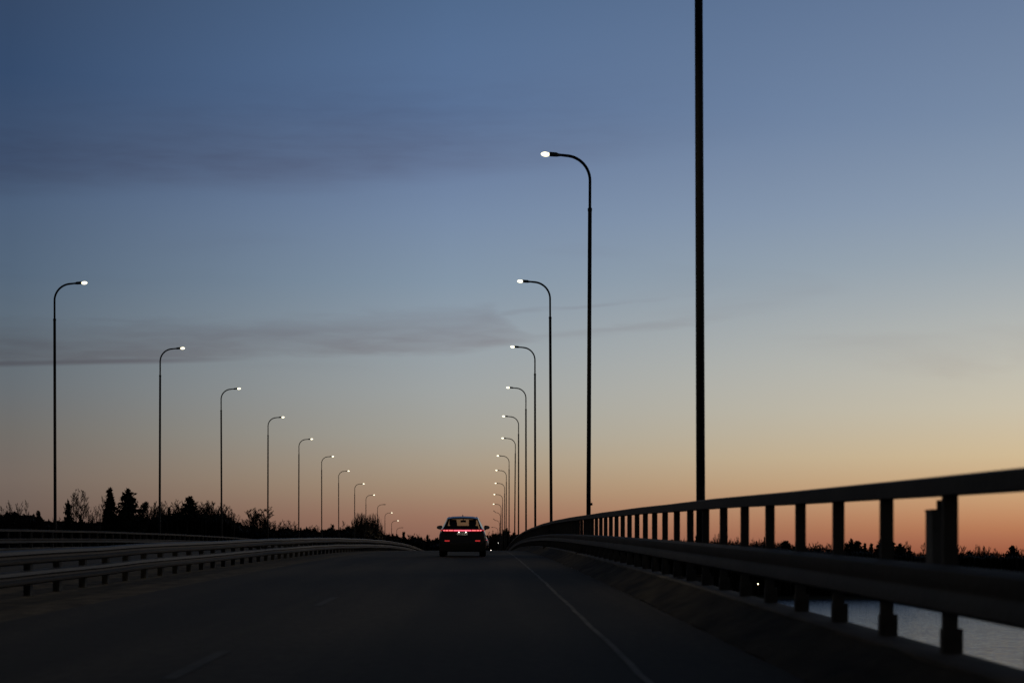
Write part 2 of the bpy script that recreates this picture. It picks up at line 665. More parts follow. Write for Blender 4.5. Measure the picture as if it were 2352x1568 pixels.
def place_lamp(X, k, side, lit, label, tilt=False, dz=0.0, lean=0.0, group='curved-arm street lamps along the bridge'):
    key = (lit, tilt)
    if key not in protos:
        protos[key] = lamp_proto(lit, tilt)
    o = protos[key] if key not in used else copy_tree(protos[key])
    used.add(key)
    Y = SP * k
    o.location = (X, Y, road_z(Y) + .33 + dz)
    o.rotation_euler = (0, lean, 0 if side > 0 else math.pi)
    tag(o, label, 'street lamp', group)
    return o


ORD = ['nearest', 'second', 'third', 'fourth', 'fifth', 'sixth', 'seventh', 'eighth', 'ninth', 'tenth', 'eleventh', 'twelfth', 'thirteenth', 'fourteenth', 'fifteenth']
RX = [3.465, 3.33, 3.22, 3.27, 3.35, 3.30, 3.40, 3.19, 3.15, 3.27, 3.21, 3.25, 3.35, 3.40, 3.29]
RL = [-.004, .0045, -.005, -.002, -.001, 0, .008, 0, .004, 0, .002, 0, 0, .002, 0]
ONE = {0: 'thickest lamp post, its head above the picture, behind the near parapet',
       1: 'tallest complete lit lamp post, next after the thickest post by the near parapet'}
for i, X in enumerate(RX):
    lit = i not in (12, 13, 14)
    lab = ONE.get(i) or (f'{ORD[i]} lamp post along the near parapet, lit with arm reaching left' if lit else
                         f'unlit {ORD[i]} lamp post along the near parapet' + (', its head tipped upward' if i in (12, 13) else ', farthest and lowest, head dark'))
    lamp = place_lamp(X, i + 1, 1, lit, lab, i in (12, 13), 0, RL[i])
    if i == 1:
        mb = MB()
        mb.box(.066, .125, -.035, .035, 1.50, 1.58)
        mb.quad((.066, -.03, 1.66), (.066, .03, 1.66), (.118, .03, 1.58), (.118, -.03, 1.58))
        mb.build('cable_box', M_pole, lamp)
LXs = [-20.56, -20.74, -20.97, -20.74, -20.74, -20.76, -20.9, -20.7, -20.8, -20.45, -20.6, -20.7, -20.97]
for i, X in enumerate(LXs):
    lit = i not in (9, 12)
    w = 'tallest and leftmost' if i == 0 else ORD[i]
    lab = (f'{w} lamp post along the far parapet, lit with arm reaching right' if lit else
           f'unlit {ORD[i]} lamp post along the far parapet' + (', lowest and last of its row' if i == 12 else ', between two lit ones'))
    place_lamp(X, i + 3, -1, lit, lab, False, -.09, random.Random(i).uniform(-.004, .004))

# the rows go on beside and behind the camera
for X, k, side in ((3.4, 0, 1), (3.3, -1, 1), (-20.6, 2, -1), (-20.6, 1, -1), (-20.6, 0, -1), (-20.6, -1, -1)):
    place_lamp(X, k, side, True, 'lit lamp post outside the picture, continuing the row beside and behind the camera', False, 0)

# small far lamps
def small_lamp(p, label, rad, m, h, r=.05):
    t = thing('lamp_post', label, 'lamp', (p[0], p[1], p[2] - h))
    mb = MB()
    mb.tube([(0, 0, 0), (0, 0, h - rad)], [r * 1.3, r], 8)
    mb.build('post', M_pole, t, True)
    mb = MB()
    rings = []
    for i in range(1, 8):
        a = math.pi * i / 8
        rings.append([(rad * math.sin(a) * math.cos(b), rad * math.sin(a) * math.sin(b), h - rad * .2 - rad * math.cos(a)) for b in [2 * math.pi * j / 10 for j in range(10)]])
    mb.ring_loft(rings)
    mb.build('globe', m, t, True)
    return t


# ------------------------------------------------------------------ cars
def make_car(name, label, paint, loc, detail=True, segs=True):
    root = thing(name, label, 'car', loc)
    # stations: y, zb, wb, (ws,zs), (wm,zm), (wb2,zb2), (wr,zr), ztop
    ST = [(-2.29, .36, .66, (.78, .42), (.86, .66), (.80, .985), (.745, 1.05), 1.07),
          (-2.22, .26, .74, (.875, .36), (.918, .66), (.842, 1.0), (.765, 1.085), 1.105),
          (-2.02, .22, .80, (.915, .34), (.925, .67), (.856, 1.01), (.70, 1.22), 1.245),
          (-1.66, .21, .80, (.92, .33), (.925, .68), (.866, 1.02), (.60, 1.485), 1.515),
          (-1.48, .21, .80, (.92, .33), (.925, .68), (.868, 1.025), (.605, 1.53), 1.565),
          (-1.0, .21, .80, (.92, .33), (.925, .68), (.87, 1.03), (.615, 1.545), 1.585),
          (-.1, .21, .80, (.92, .33), (.925, .68), (.87, 1.02), (.62, 1.55), 1.592),
          (.55, .21, .80, (.92, .33), (.925, .68), (.868, 1.01), (.60, 1.50), 1.54),
          (1.30, .21, .80, (.92, .33), (.925, .68), (.85, .99), (.73, 1.06), 1.085),
          (1.95, .22, .78, (.90, .34), (.90, .66), (.82, .90), (.70, .955), .985),
          (2.28, .26, .70, (.83, .36), (.83, .58), (.74, .74), (.62, .80), .82)]
    bm = bmesh.new()
    rings = []
    for (y, zb, wb, s_, m_, b_, r_, zt) in ST:
        half = [(wb, zb), s_, m_, (m_[0] * .6 + b_[0] * .4 + .012, m_[1] * .4 + b_[1] * .6), b_, r_, (r_[0] * .55, zt * .8 + r_[1] * .2)]
        ring = [(0, zb)] + half + [(0, zt)] + [(-x, z) for x, z in half[::-1]]
        rings.append([bm.verts.new((x, y, z)) for x, z in ring])
    n = len(rings[0])
    glass = {'rear_window': [], 'windscreen': [], 'side_window': []}
    for i in range(len(rings) - 1):
        for j in range(n):
            f = bm.faces.new((rings[i][j], rings[i][(j + 1) % n], rings[i + 1][(j + 1) % n], rings[i + 1][j]))
            seg = j if j < n / 2 else n - 1 - j
            if seg in (6, 7) and i in (1, 2):
                glass['rear_window'].append(f)
            elif seg in (6, 7) and i == 7:
                glass['windscreen'].append(f)
            elif seg == 5 and i in (4, 5, 6):
                glass['side_window'].append(f)
    bm.faces.new(rings[0][::-1])
    bm.faces.new(rings[-1])
    inner = {}
    for k_, fs in glass.items():
        groups = [fs]
        if k_ == 'side_window':
            groups = [[f for f in fs if f.calc_center_median().x > 0], [f for f in fs if f.calc_center_median().x < 0]]
        for g in groups:
            bmesh.ops.inset_region(bm, faces=g, thickness=.045 if k_ != 'rear_window' else .03, use_even_offset=True)
            inner.setdefault(k_, []).append(g)
    parts = []
    for k_, gs in inner.items():
        for g in gs:
            mb = MB()
            for f in g:
                nn = len(mb.v)
                mb.v += [tuple(v.co) for v in f.verts]
                mb.f.append(tuple(range(nn, nn + len(f.verts))))
            parts.append((k_, mb))
    bmesh.ops.delete(bm, geom=[f for gs in inner.values() for g in gs for f in g], context='FACES')
    bmesh.ops.recalc_face_normals(bm, faces=bm.faces[:])
    me = bpy.data.meshes.new('body')
    bm.to_mesh(me)
    bm.free()
    me.materials.append(paint)
    body = put('body', me, root)
    angle_smooth(body, 28)
    for k_, mb in parts:
        mb.build(k_, M_glass if k_ != 'side_window' else M_glass_dark, root)
    # lower bumper
    mb = MB()
    mb.ring_loft([[(x, y - .045 * (1 - (x / .95) ** 2) * s2, z) for (y, z, s2) in ((-2.20, .20, .6), (-2.31, .24, 1), (-2.335, .50, 1), (-2.315, .545, 1), (-2.15, .545, .2), (-2.12, .20, .2))]
                  for x in (-.905, -.8, -.6, -.3, 0, .3, .6, .8, .905)])
    bp = angle_smooth(mb.build('rear_bumper', M_trim, root), 30)
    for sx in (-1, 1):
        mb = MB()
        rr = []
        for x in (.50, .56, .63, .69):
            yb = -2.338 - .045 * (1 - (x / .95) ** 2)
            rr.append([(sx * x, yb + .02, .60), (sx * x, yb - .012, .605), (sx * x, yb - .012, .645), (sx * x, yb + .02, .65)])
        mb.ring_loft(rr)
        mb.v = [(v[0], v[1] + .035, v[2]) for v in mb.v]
        mb.build('bumper_reflector', M_reflector, root)  # reflector with its shine put in as emission
    mb = MB()
    mb.box(-.30, .30, -2.37, -2.33, .29, .36)
    mb.build('diffuser_trim', M_trim, bp)
    # light bar
    def bar(x0, x1, z0, z1, fwd, nx=6):
        m_ = MB()
        rr = []
        for i in range(nx + 1):
            x = x0 + (x1 - x0) * i / nx
            yb = -2.325 + .10 * max(0, (abs(x) - .55) / .3) ** 2 - fwd
            rr.append([(x, yb, z0), (x, yb, z1), (x, yb + .06, z1 + .004), (x, yb + .06, z0 - .004)])
        m_.ring_loft(rr)
        return m_
    lb = bar(-.845, .845, .990, 1.062, 0, 16).build('tail_light_bar', M_red, root)
    bar(-.345, .345, 1.006, 1.046, .008, 8).build('light_strip', M_pink, lb)
    for a, b in ((.37, .525), (.55, .655), (.68, .765)):
        for sx in (-1, 1):
            bar(sx * a, sx * b, 1.008, 1.046, .008, 3).build('light_segment', M_seg, lb)
    # plate
    mb = MB()
    mb.box(-.25, .25, -2.318, -2.30, .83, .968)
    mb.build('plate_recess', M_trim, root)
    mb = MB()
    mb.box(-.203, .203, -2.326, -2.319, .845, .952)
    pl = mb.build('number_plate', M_plate, root)
    if detail:
        cu = bpy.data.curves.new('lettering', 'FONT')
        cu.body = 'OJC-247'
        cu.size = .098
        cu.align_x = 'CENTER'
        cu.extrude = .0008
        tmp = bpy.data.objects.new('lettering', cu)
        COL.objects.link(tmp)
        bpy.context.view_layer.update()
        me = bpy.data.meshes.new_from_object(tmp.evaluated_get(bpy.context.evaluated_depsgraph_get()))
        bpy.data.objects.remove(tmp)
        me.materials.clear()
        me.materials.append(M_letters)
        lo = put('lettering', me, pl, (0, -2.328, .864))
        lo.rotation_euler = (math.pi / 2, 0, 0)
    for sx in (-.135, .135):
        mb = MB()
        mb.box(sx - .022, sx + .022, -2.345, -2.32, .955, .978)
        mb.build('plate_lamp', M_plamp, root)
    for sx in (-.135, .135):
        ld = bpy.data.lights.new('plate_light', 'POINT')
        ld.energy = .05
        ld.color = (1, .93, .82)
        ld.shadow_soft_size = .015
        lo = bpy.data.objects.new('plate_light', ld)
        COL.objects.link(lo)
        lo.parent = root
        lo.location = (sx, -2.40, .935)
    # roof spoiler, antenna, wiper
    mb = MB()
    mb.ring_loft([[(x, -1.50, zz + .0), (x, -1.50, zz + .03), (x, -1.80, zz - .03), (x, -1.80, zz - .085)] for x, zz in
                  ((-.57, 1.51), (-.40, 1.548), (0, 1.562), (.40, 1.548), (.57, 1.51))])
    angle_smooth(mb.build('roof_spoiler', paint, root), 30)
    mb = MB()
    mb.ring_loft([[(-.028, -1.24, 1.57), (.028, -1.24, 1.57), (.022, -1.04, 1.58), (-.022, -1.04, 1.58)],
                  [(-.008, -1.25, 1.655), (.008, -1.25, 1.655), (.006, -1.20, 1.655), (-.006, -1.20, 1.655)]])
    mb.build('antenna', M_trim, root)
    mb = MB()
    mb.tube([(0, -2.22, 1.115), (.16, -2.17, 1.16), (.34, -2.20, 1.14)], [.012, .009, .006], 6)
    mb.build('rear_wiper', M_trim, root)
    for sx in (-1, 1):   # roof rails
        mb = MB()
        mb.tube([(sx * .545, -1.30, 1.545), (sx * .55, -1.15, 1.568), (sx * .56, .1, 1.572), (sx * .55, .35, 1.54)], [.014] * 4, 6)
        mb.build('roof_rail', M_rim, root, True)
        # mirrors
        mb = MB()
        rings = []
        for y, sc in ((.36, .75), (.40, 1.0), (.48, 1.0), (.56, .55)):
            rg = []
            for j in range(12):
                a = 2 * math.pi * j / 12
                ca, sa = math.cos(a), math.sin(a)
                x = .955 + .118 * math.copysign(abs(ca) ** .7, ca) * sc
                z = 1.155 + .080 * math.copysign(abs(sa) ** .75, sa) * sc * (1 - .25 * (x - .955) / .118)
                rg.append((sx * x, y, z))
            rings.append(rg)
        mb.ring_loft(rings)
        mb.tube([(sx * .86, .52, 1.06), (sx * .93, .47, 1.11)], [.035, .03], 8)
        mir = mb.build('wing_mirror', paint if detail else M_trim, root, True)
        mb = MB()
        mb.ring_loft([[(sx * (.955 + .095 * math.cos(2 * math.pi * j / 12)), y, 1.155 + .052 * math.sin(2 * math.pi * j / 12)) for j in range(12)] for y in (.352, .362)])
        mb.build('mirror_glass', M_rim, mir)
    # wheels
    for sx in (-1, 1):
        for wy in (-1.38, 1.38):
            w = bpy.data.objects.new('wheel', None)
            COL.objects.link(w)
            w.parent = root
            w.location = (sx * .785, wy, .345)
            mb = MB()
            prof = [(-.13, .22), (-.13, .31), (-.10, .338), (-.04, .345), (.04, .345), (.10, .338), (.13, .31), (.13, .22)]
            for i in range(24):
                a, b = 2 * math.pi * i / 24, 2 * math.pi * (i + 1) / 24
                for (x0, r0), (x1, r1) in zip(prof[:-1], prof[1:]):
                    mb.quad((x0, r0 * math.cos(a), r0 * math.sin(a)), (x1, r1 * math.cos(a), r1 * math.sin(a)),
                            (x1, r1 * math.cos(b), r1 * math.sin(b)), (x0, r0 * math.cos(b), r0 * math.sin(b)))
            mb.build('tyre', M_tyre, w)
            mb = MB()
            mb.ring_loft([[(x, .225 * math.cos(2 * math.pi * j / 20), .225 * math.sin(2 * math.pi * j / 20)) for j in range(20)] for x in (-.09, .09)])
            for j in range(5):
                a = 2 * math.pi * j / 5
                mb.tube([(sx * .10, .03 * math.cos(a), .03 * math.sin(a)), (sx * .105, .21 * math.cos(a), .21 * math.sin(a))], [.035, .026], 5)
            mb.build('rim', M_rim, w)
    # cabin
    mb = MB()
    mb.box(-.78, .78, -2.1, 1.2, .55, .60)
    mb.box(-.80, .80, .62, 1.15, .6, .98)
    mb.ring_loft([[(-.42 + .03 * math.cos(i), .58, .98)] * 3 for i in range(2)]) if False else None
    ca = mb.build('dashboard', M_cabin, root)

    def seat(x, y, w, head=True):
        s_ = MB()
        s_.ring_loft([[(x - w, y + .02, .6), (x + w, y + .02, .6), (x + w, y + .16, .6), (x - w, y + .16, .6)],
                      [(x - w, y - .05, .95), (x + w, y - .05, .95), (x + w, y + .09, .95), (x - w, y + .09, .95)],
                      [(x - w * .78, y - .10, 1.12), (x + w * .78, y - .10, 1.12), (x + w * .78, y, 1.12), (x - w * .78, y, 1.12)]])
        so = s_.build('seat', M_cabin, root)
        if head:
            h_ = MB()
            h_.ring_loft([[(x - .07, y - .11, 1.12), (x + .07, y - .11, 1.12), (x + .07, y - .02, 1.12), (x - .07, y - .02, 1.12)],
                          [(x - .14, y - .13, 1.18), (x + .14, y - .13, 1.18), (x + .14, y - .03, 1.18), (x - .14, y - .03, 1.18)],
                          [(x - .125, y - .14, 1.36), (x + .125, y - .14, 1.36), (x + .125, y - .05, 1.36), (x - .125, y - .05, 1.36)]])
            h_.build('headrest', M_cabin, so)
    seat(-.37, -.15, .25)
    seat(.37, -.15, .25)
    seat(0, -1.1, .66, False)
    rs = MB()
    rs.ring_loft([[(-.64, -1.2, 1.05), (.64, -1.2, 1.05), (.64, -1.08, 1.05), (-.64, -1.08, 1.05)],
                  [(-.60, -1.24, 1.215), (.60, -1.24, 1.215), (.60, -1.13, 1.215), (-.60, -1.13, 1.215)]])
    ro = rs.build('rear_bench', M_cabin, root)
    for hx in (-.385, .385):
        rs = MB()
        rs.ring_loft([[(hx - .10, -1.27, 1.215), (hx + .10, -1.27, 1.215), (hx + .10, -1.17, 1.215), (hx - .10, -1.17, 1.215)],
                      [(hx - .15, -1.28, 1.28), (hx + .15, -1.28, 1.28), (hx + .15, -1.17, 1.28), (hx - .15, -1.17, 1.28)],
                      [(hx - .14, -1.28, 1.46), (hx + .14, -1.28, 1.46), (hx + .14, -1.18, 1.46), (hx - .14, -1.18, 1.46)]])
        rs.build('headrest', M_cabin, ro)
    mb = MB()
    mb.box(-.11, .11, .48, .53, 1.36, 1.45)
    mb.box(-.015, .015, .5, .56, 1.43, 1.5)
    mb.build('rear_view_mirror', M_trim, root)
    return root


yc = 2.44 * SP
car = make_car('car', 'black hatchback driving ahead, red light bar lit across its tail', M_black, (-.845, yc + 2.2, road_z(yc + 2.2) + .015))
car.rotation_euler = (slope(yc + 2), 0, 0)
y2 = 5.6 * SP
car2 = make_car('car', 'silver car farther ahead, mostly hidden behind the black hatchback', M_silver, (-.53, y2 + 2.2, road_z(y2 + 2.2) + .015), False)
car2.rotation_euler = (slope(y2 + 2), 0, 0)


# ------------------------------------------------------------------ land and water
def sm(a, b, x):
    t = max(0., min(1., (x - a) / (b - a)))
    return t * t * (3 - 2 * t)


def ground_z(X, Y):
    u = sm(-45, 35, X)
    ys = 215 * (1 - u) + 497 * u + 7 * math.sin(X * .043) + 3 * math.sin(X * .13 + 1)
    d = Y - ys
    hi = 11.2 * (1 - sm(-40, -12, X)) + 2.6 * sm(-40, -12, X)
    if d < 0:
        return -4 * sm(0, 30, -d)
    h = .35 * sm(0, 3, d) + (hi - .35) * sm(4, 75, d)
    h += .5 * math.sin(X * .07) * math.sin(Y * .05) * sm(20, 90, d)
    # bed of the road
    if BR1 - 5 < Y:
        w = 1 - sm(14, 26, abs(X + 8.8))
        rz = road_z(min(Y, 1700)) - .25
        h = h * (1 - w) + rz * w if (Y < RD1 + 40) else h
    return h


mb = MB()
xs = [-900, -600, -400, -280, -200] + [-160 + 5 * i for i in range(82)] + [270, 300, 340, 400, 500, 700, 1000]
ys_ = [-300, -100, 60, 150] + [180 + 6 * i for i in range(80)] + [700, 760, 830, 900, 1100, 1400, 2000, 3200]
for Y in ys_:
    for X in xs:
        mb.v.append((X, Y, ground_z(X, Y)))
nx = len(xs)
for j in range(len(ys_) - 1):
    for i in range(nx - 1):
        a = j * nx + i
        mb.f.append((a, a + 1, a + nx + 1, a + nx))
struct('ground', mb, M_ground, True)
mb = MB()
mb.quad((-3000, -2500, 0), (3500, -2500, 0), (3500, 4000, 0), (-3000, 4000, 0))
struct('water', mb, M_water)

small_lamp(pt(1144, 1246, 19.4), 'small white lamp glowing high among the dark trees beyond the bridge end', .13, M_far, 9.0)
small_lamp(pt(1127.6, 1262.8, 19.4), 'small white lamp just over the road crest beside the black car', .14, M_far, 9.0)
ps = pt(1741, 1340, 17.0)
small_lamp(ps, 'single yellow lamp on the far shore, seen under the guard beam', .15, M_yel, ps[2] - ground_z(ps[0], ps[1]) + .02)

# ------------------------------------------------------------------ trees
def bare_meshes(seed, fork=.38, spread=.55, leaders=4, trunk_r=.016, dens=1.0):
    """unit tree (height 1, crown half-width about 1): leaders from a fork, limbs, branches, twigs."""
    rn = random.Random(seed)
    trunk, crown = MB(), MB()
    base = Vector((rn.uniform(-.08, .08), rn.uniform(-.08, .08), fork))
    _tap(trunk, [(0, 0, 0), (base.x * .4, base.y * .4, fork * .5), (base.x, base.y, fork + .02)], [trunk_r * 1.15, trunk_r, trunk_r * .8])

    def curve(p, d, ln, n=3, up=.10, jit=.10):
        pts = [p.copy()]
        d = d.copy()
        for _ in range(n):
            p = p + d * (ln / n)
            pts.append(p.copy())
            d = Vector((d.x + rn.uniform(-jit, jit), d.y + rn.uniform(-jit, jit), d.z + rn.uniform(0, up))).normalized()
        return pts
    K = .30          # horizontal shrink while growing, so angles stay natural after scaling

    def add(pts, r0, r1):
        n = len(pts) - 1
        _twig(crown, [(p.x, p.y, p.z) for p in pts], [r0 + (r1 - r0) * i_ / n for i_ in range(n + 1)])
    allp = []
    raw = []
    for l_ in range(leaders):
        a = 2 * math.pi * (l_ + rn.random() * .8) / leaders
        sp_ = spread * rn.uniform(.5, 1.1) if leaders > 1 else .04
        d = Vector((math.cos(a) * sp_, math.sin(a) * sp_, 1)).normalized()
        ln = (1 - fork) * rn.uniform(.82, 1.02) / max(.75, d.z)
        lead = curve(Vector((base.x * K, base.y * K, fork)), d, ln, 6, .06, .09)
        raw.append((lead, trunk_r * .62, .0022))
        nl = int(13 * dens) + (7 if leaders == 1 else 0)
        for b in range(nl):
            t = .12 + .86 * (b + rn.random()) / nl
            q = lead[min(5, int(t * 6))].lerp(lead[min(6, int(t * 6) + 1)], t * 6 % 1)
            a2 = rn.uniform(0, 6.283)
            bl = (1 - fork) * rn.uniform(.24, .42) * (1.05 - .72 * t)
            limb = curve(q, Vector((math.cos(a2), math.sin(a2), rn.uniform(.5, 1.3))).normalized(), bl, 3, .18, .16)
            raw.append((limb, trunk_r * .22 * (1.2 - .6 * t), .0018))
            for c_ in range(9):
                t3 = rn.uniform(.2, 1)
                q3 = limb[min(2, int(t3 * 3))].lerp(limb[min(3, int(t3 * 3) + 1)], t3 * 3 % 1)
                a3 = a2 + rn.uniform(-1.4, 1.4)
                tw = curve(q3, Vector((math.cos(a3), math.sin(a3), rn.uniform(.3, 1.4))).normalized(), bl * rn.uniform(.3, .55), 2, .12, .2)
                raw.append((tw, .0022, .0013))
                for e_ in range(7):
                    a4 = a3 + rn.uniform(-1.3, 1.3)
                    q4 = tw[1].lerp(tw[2], rn.random())
                    raw.append((curve(q4, Vector((math.cos(a4), math.sin(a4), rn.uniform(.2, 1.5))).normalized(), bl * rn.uniform(.13, .26), 1), .0015, .0010))
    zs = sorted(p.z for r_ in raw for p in r_[0])
    zmax = zs[-1]
    rs = sorted(math.hypot(p.x, p.y) for r_ in raw for p in r_[0])
    rmax = rs[int(len(rs) * .94)]
    fz = (1 - fork) / (zmax - fork)
    for pts, r0, r1 in raw:
        add([Vector((p.x / rmax, p.y / rmax, fork + (p.z - fork) * fz)) for p in pts], r0, r1)
    return trunk, crown


ASP = 6.0   # nominal height / half-width: keeps tube sections round after scaling


def _twig(mb, pts, rr):
    n0 = len(mb.v)
    for p, r in zip(pts, rr):
        r = max(r, .00105)
        for j in range(3):
            a = 2 * math.pi * j / 3
            mb.v.append((p[0] + math.cos(a) * r * ASP, p[1] + math.sin(a) * r * ASP, p[2]))
    for i in range(len(pts) - 1):
        for j in range(3):
            a, b = n0 + i * 3 + j, n0 + i * 3 + (j + 1) % 3
            mb.f.append((a, b, b + 3, a + 3))


def _tap(mb, pts, rr, seg=7):
    n0 = len(mb.v)
    for p, r in zip(pts, rr):
        for j in range(seg):
            a = 2 * math.pi * j / seg
            mb.v.append((p[0] + math.cos(a) * r * ASP, p[1] + math.sin(a) * r * ASP, p[2]))
    for i in range(len(pts) - 1):
        for j in range(seg):
            a, b = n0 + i * seg + j, n0 + i * seg + (j + 1) % seg
            mb.f.append((a, b, b + seg, a + seg))


def leaf(mb, rn, p, s, sz, flat=1.0):
    d1 = Vector((rn.uniform(-1, 1), rn.uniform(-1, 1), rn.uniform(-1, 1) * flat)).normalized()
    d2 = Vector((rn.uniform(-1, 1), rn.uniform(-1, 1), rn.uniform(-1, 1) * flat)).normalized()
    S = lambda d: Vector((d.x * s, d.y * s, d.z * sz))
    p = Vector(p)
    mb.tri(p - S(d1) * .5, p + S(d1) * .5, p + S(d2))


def conifer_meshes(seed, shape='spruce'):
    rn = random.Random(seed)
    trunk, crown = MB(), MB()
    _tap(trunk, [(0, 0, 0), (0, 0, .5), (0, 0, .99)], [.016, .011, .002])
    tiers = 34
    wob = [rn.uniform(.55, 1.28) for _ in range(80)]
    for i in range(tiers):
        u = i / (tiers - 1)              # 0 bottom .. 1 top
        z = .08 + .90 * u
        if shape == 'spruce':
            rad = (1 - u) ** .85 * .97 + .05
        elif shape == 'broad':
            rad = min(1, 1.32 * (1 - u) ** .44) * (.9 + .1 * math.sin(u * 9))
        else:                            # column with rounded top
            rad = min(1, 1.7 * (1 - u) ** .45) * .9
        nb = 5 + int(6 * (1 - u))
        for b in range(nb):
            a = 2 * math.pi * (b + rn.random()) / nb
            if rn.random() < .16:
                continue
            ln = rad * wob[(i * 3 + b) % 80] * rn.uniform(.75, 1.06)
            droop = -.035 * rn.uniform(.2, 1.5) if shape == 'spruce' else rn.uniform(-.03, .035)
            nl = 6 + int(26 * ln)
            _twig(crown, [(0, 0, z), (math.cos(a) * ln * .5, math.sin(a) * ln * .5, z + droop * .4 + .006),
                          (math.cos(a) * ln, math.sin(a) * ln, z + droop)], [.003, .002, .001])
            for q in range(nl):
                t_ = (q + rn.random()) / nl
                sp_ = .07 + .10 * (1 - t_) * (1 - u)
                leaf(crown, rn, (math.cos(a) * ln * t_ + rn.uniform(-sp_, sp_), math.sin(a) * ln * t_ + rn.uniform(-sp_, sp_),
                                 z + droop * t_ ** 1.5 + rn.uniform(-.012, .010)), rn.uniform(.14, .26), .046)
    return trunk, crown


def pine_meshes(seed):
    rn = random.Random(seed)
    trunk, crown = MB(), MB()
    _tap(trunk, [(0, 0, 0), (.05, 0, .5), (0, .04, .95)], [.018, .013, .005])
    for i in range(15):
        u = rn.random()
        z = .48 + .47 * u
        a = rn.uniform(0, 2 * math.pi)
        rad = (1 - .55 * u) * rn.uniform(.15, .72)
        c_ = Vector((math.cos(a) * rad, math.sin(a) * rad, z))
        _twig(crown, [(0, 0, z - .07), (c_.x * .6, c_.y * .6, z - .025), (c_.x, c_.y, z)], [.006, .004, .002])
        rx, rz = rn.uniform(.24, .44), rn.uniform(.035, .075)
        for _ in range(150):
            d = Vector((rn.gauss(0, 1), rn.gauss(0, 1), rn.gauss(0, 1))).normalized() * rn.uniform(.4, 1) ** .5
            leaf(crown, rn, (c_.x + d.x * rx, c_.y + d.y * rx, min(.995, c_.z + d.z * rz)), rn.uniform(.09, .17), .028)
    return trunk, crown


def fan_meshes(seed, dens=1.0):
    """multi-stemmed willow: a fan of upright stems."""
    rn = random.Random(seed)
    trunk, crown = MB(), MB()
    for s_ in range(9):
        a = rn.uniform(0, 2 * math.pi)
        sp_ = rn.uniform(.08, .34)
        _tap(trunk, [(math.cos(a) * .05, math.sin(a) * .05, 0), (math.cos(a) * sp_, math.sin(a) * sp_, .36)], [.013, .007], 5)
    for s_ in range(int(620 * dens)):
        a = rn.uniform(0, 2 * math.pi)
        rad = rn.random() ** .5
        h = (1 - .30 * rad ** 2.4) * rn.uniform(.70, 1.0)
        ex, ey = math.cos(a) * rad, math.sin(a) * rad
        z0 = rn.uniform(.08, .5)
        f0 = z0 / 1.2
        pts = []
        for q in range(4):
            t_ = q / 3
            w = f0 + (1 - f0) * t_ ** .8
            j = .05 * t_
            pts.append((ex * w + rn.uniform(-j, j), ey * w + rn.uniform(-j, j), z0 + (h - z0) * t_))
        _twig(crown, pts, [.0042, .003, .002, .0012])
        for q in range(3):
            t_ = rn.uniform(.3, .95)
            p = Vector(pts[1]).lerp(Vector(pts[3]), t_)
            _twig(crown, [p, (p.x + rn.uniform(-.13, .13), p.y + rn.uniform(-.13, .13), min(1, p.z + rn.uniform(.03, .10)))], [.0018, .001])
    return trunk, crown


def bush_meshes(seed):
    rn = random.Random(seed)
    trunk, crown = MB(), MB()
    for s_ in range(5):
        a = 2 * math.pi * s_ / 5
        _tap(trunk, [(0, 0, 0), (math.cos(a) * .3, math.sin(a) * .3, .5)], [.02, .008], 5)
    lobes = [(rn.uniform(-.45, .45), rn.uniform(-.45, .45), rn.uniform(.35, .78), rn.uniform(.3, .5), rn.uniform(.16, .24)) for _ in range(11)]
    for (x, y, z, rx, rz) in lobes:
        z = min(z, 1 - rz)
        for _ in range(190):
            d = Vector((rn.gauss(0, 1), rn.gauss(0, 1), rn.gauss(0, 1))).normalized() * rn.uniform(.3, 1) ** .5
            leaf(crown, rn, (x + d.x * rx, y + d.y * rx, z + d.z * rz), rn.uniform(.10, .2), .07)
    for _ in range(800):
        a, rad = rn.uniform(0, 2 * math.pi), rn.random() ** .5
        leaf(crown, rn, (math.cos(a) * rad * .9, math.sin(a) * rad * .9, rn.random() * .6), .2, .08)
    return trunk, crown


TREES = {}
def variants(kind):
    if kind not in TREES:
        L_ = {'bare': lambda: [bare_meshes(s_, f, sp_, n_) for s_, f, sp_, n_ in ((1, .34, .42, 4), (2, .30, .34, 3), (3, .36, .48, 5), (4, .32, .30, 3))],
              'birch': lambda: [bare_meshes(s_, f, sp_, n_, .011) for s_, f, sp_, n_ in ((21, .40, .16, 2), (22, .46, .28, 3))],
              'round': lambda: [bare_meshes(s_, f, sp_, n_, .017, 1.3) for s_, f, sp_, n_ in ((31, .30, .62, 7), (32, .36, .55, 6))],
              'thin': lambda: [bare_meshes(s_, f, sp_, n_, .009) for s_, f, sp_, n_ in ((41, .25, .1, 1), (42, .3, .18, 2), (43, .3, .25, 3))],
              'spruce': lambda: [conifer_meshes(s_) for s_ in (51, 52)],
              'broad': lambda: [conifer_meshes(s_, 'broad') for s_ in (61, 62)],
              'column': lambda: [conifer_meshes(s_, 'column') for s_ in (71,)],
              'pine': lambda: [pine_meshes(s_) for s_ in (81, 82)],
              'fan': lambda: [fan_meshes(s_) for s_ in (91,)],
              'bush': lambda: [bush_meshes(s_) for s_ in (95, 96)]}[kind]()
        cm = {'spruce': M_needle, 'broad': M_needle, 'column': M_needle, 'pine': M_needle, 'bush': M_bush}.get(kind, M_twig)
        TREES[kind] = [(a.mesh('trunk', M_bark), b.mesh('crown', cm)) for a, b in L_]
    return TREES[kind]


NAME = dict(bare='bare_tree', birch='birch_tree', round='bare_tree', thin='bare_tree', spruce='spruce_tree', broad='conifer_tree', column='conifer_tree',
            pine='pine_tree', fan='willow_bush', bush='bush')
CAT = dict(fan='bush', bush='bush')
cnt = {}
trn = random.Random(77)


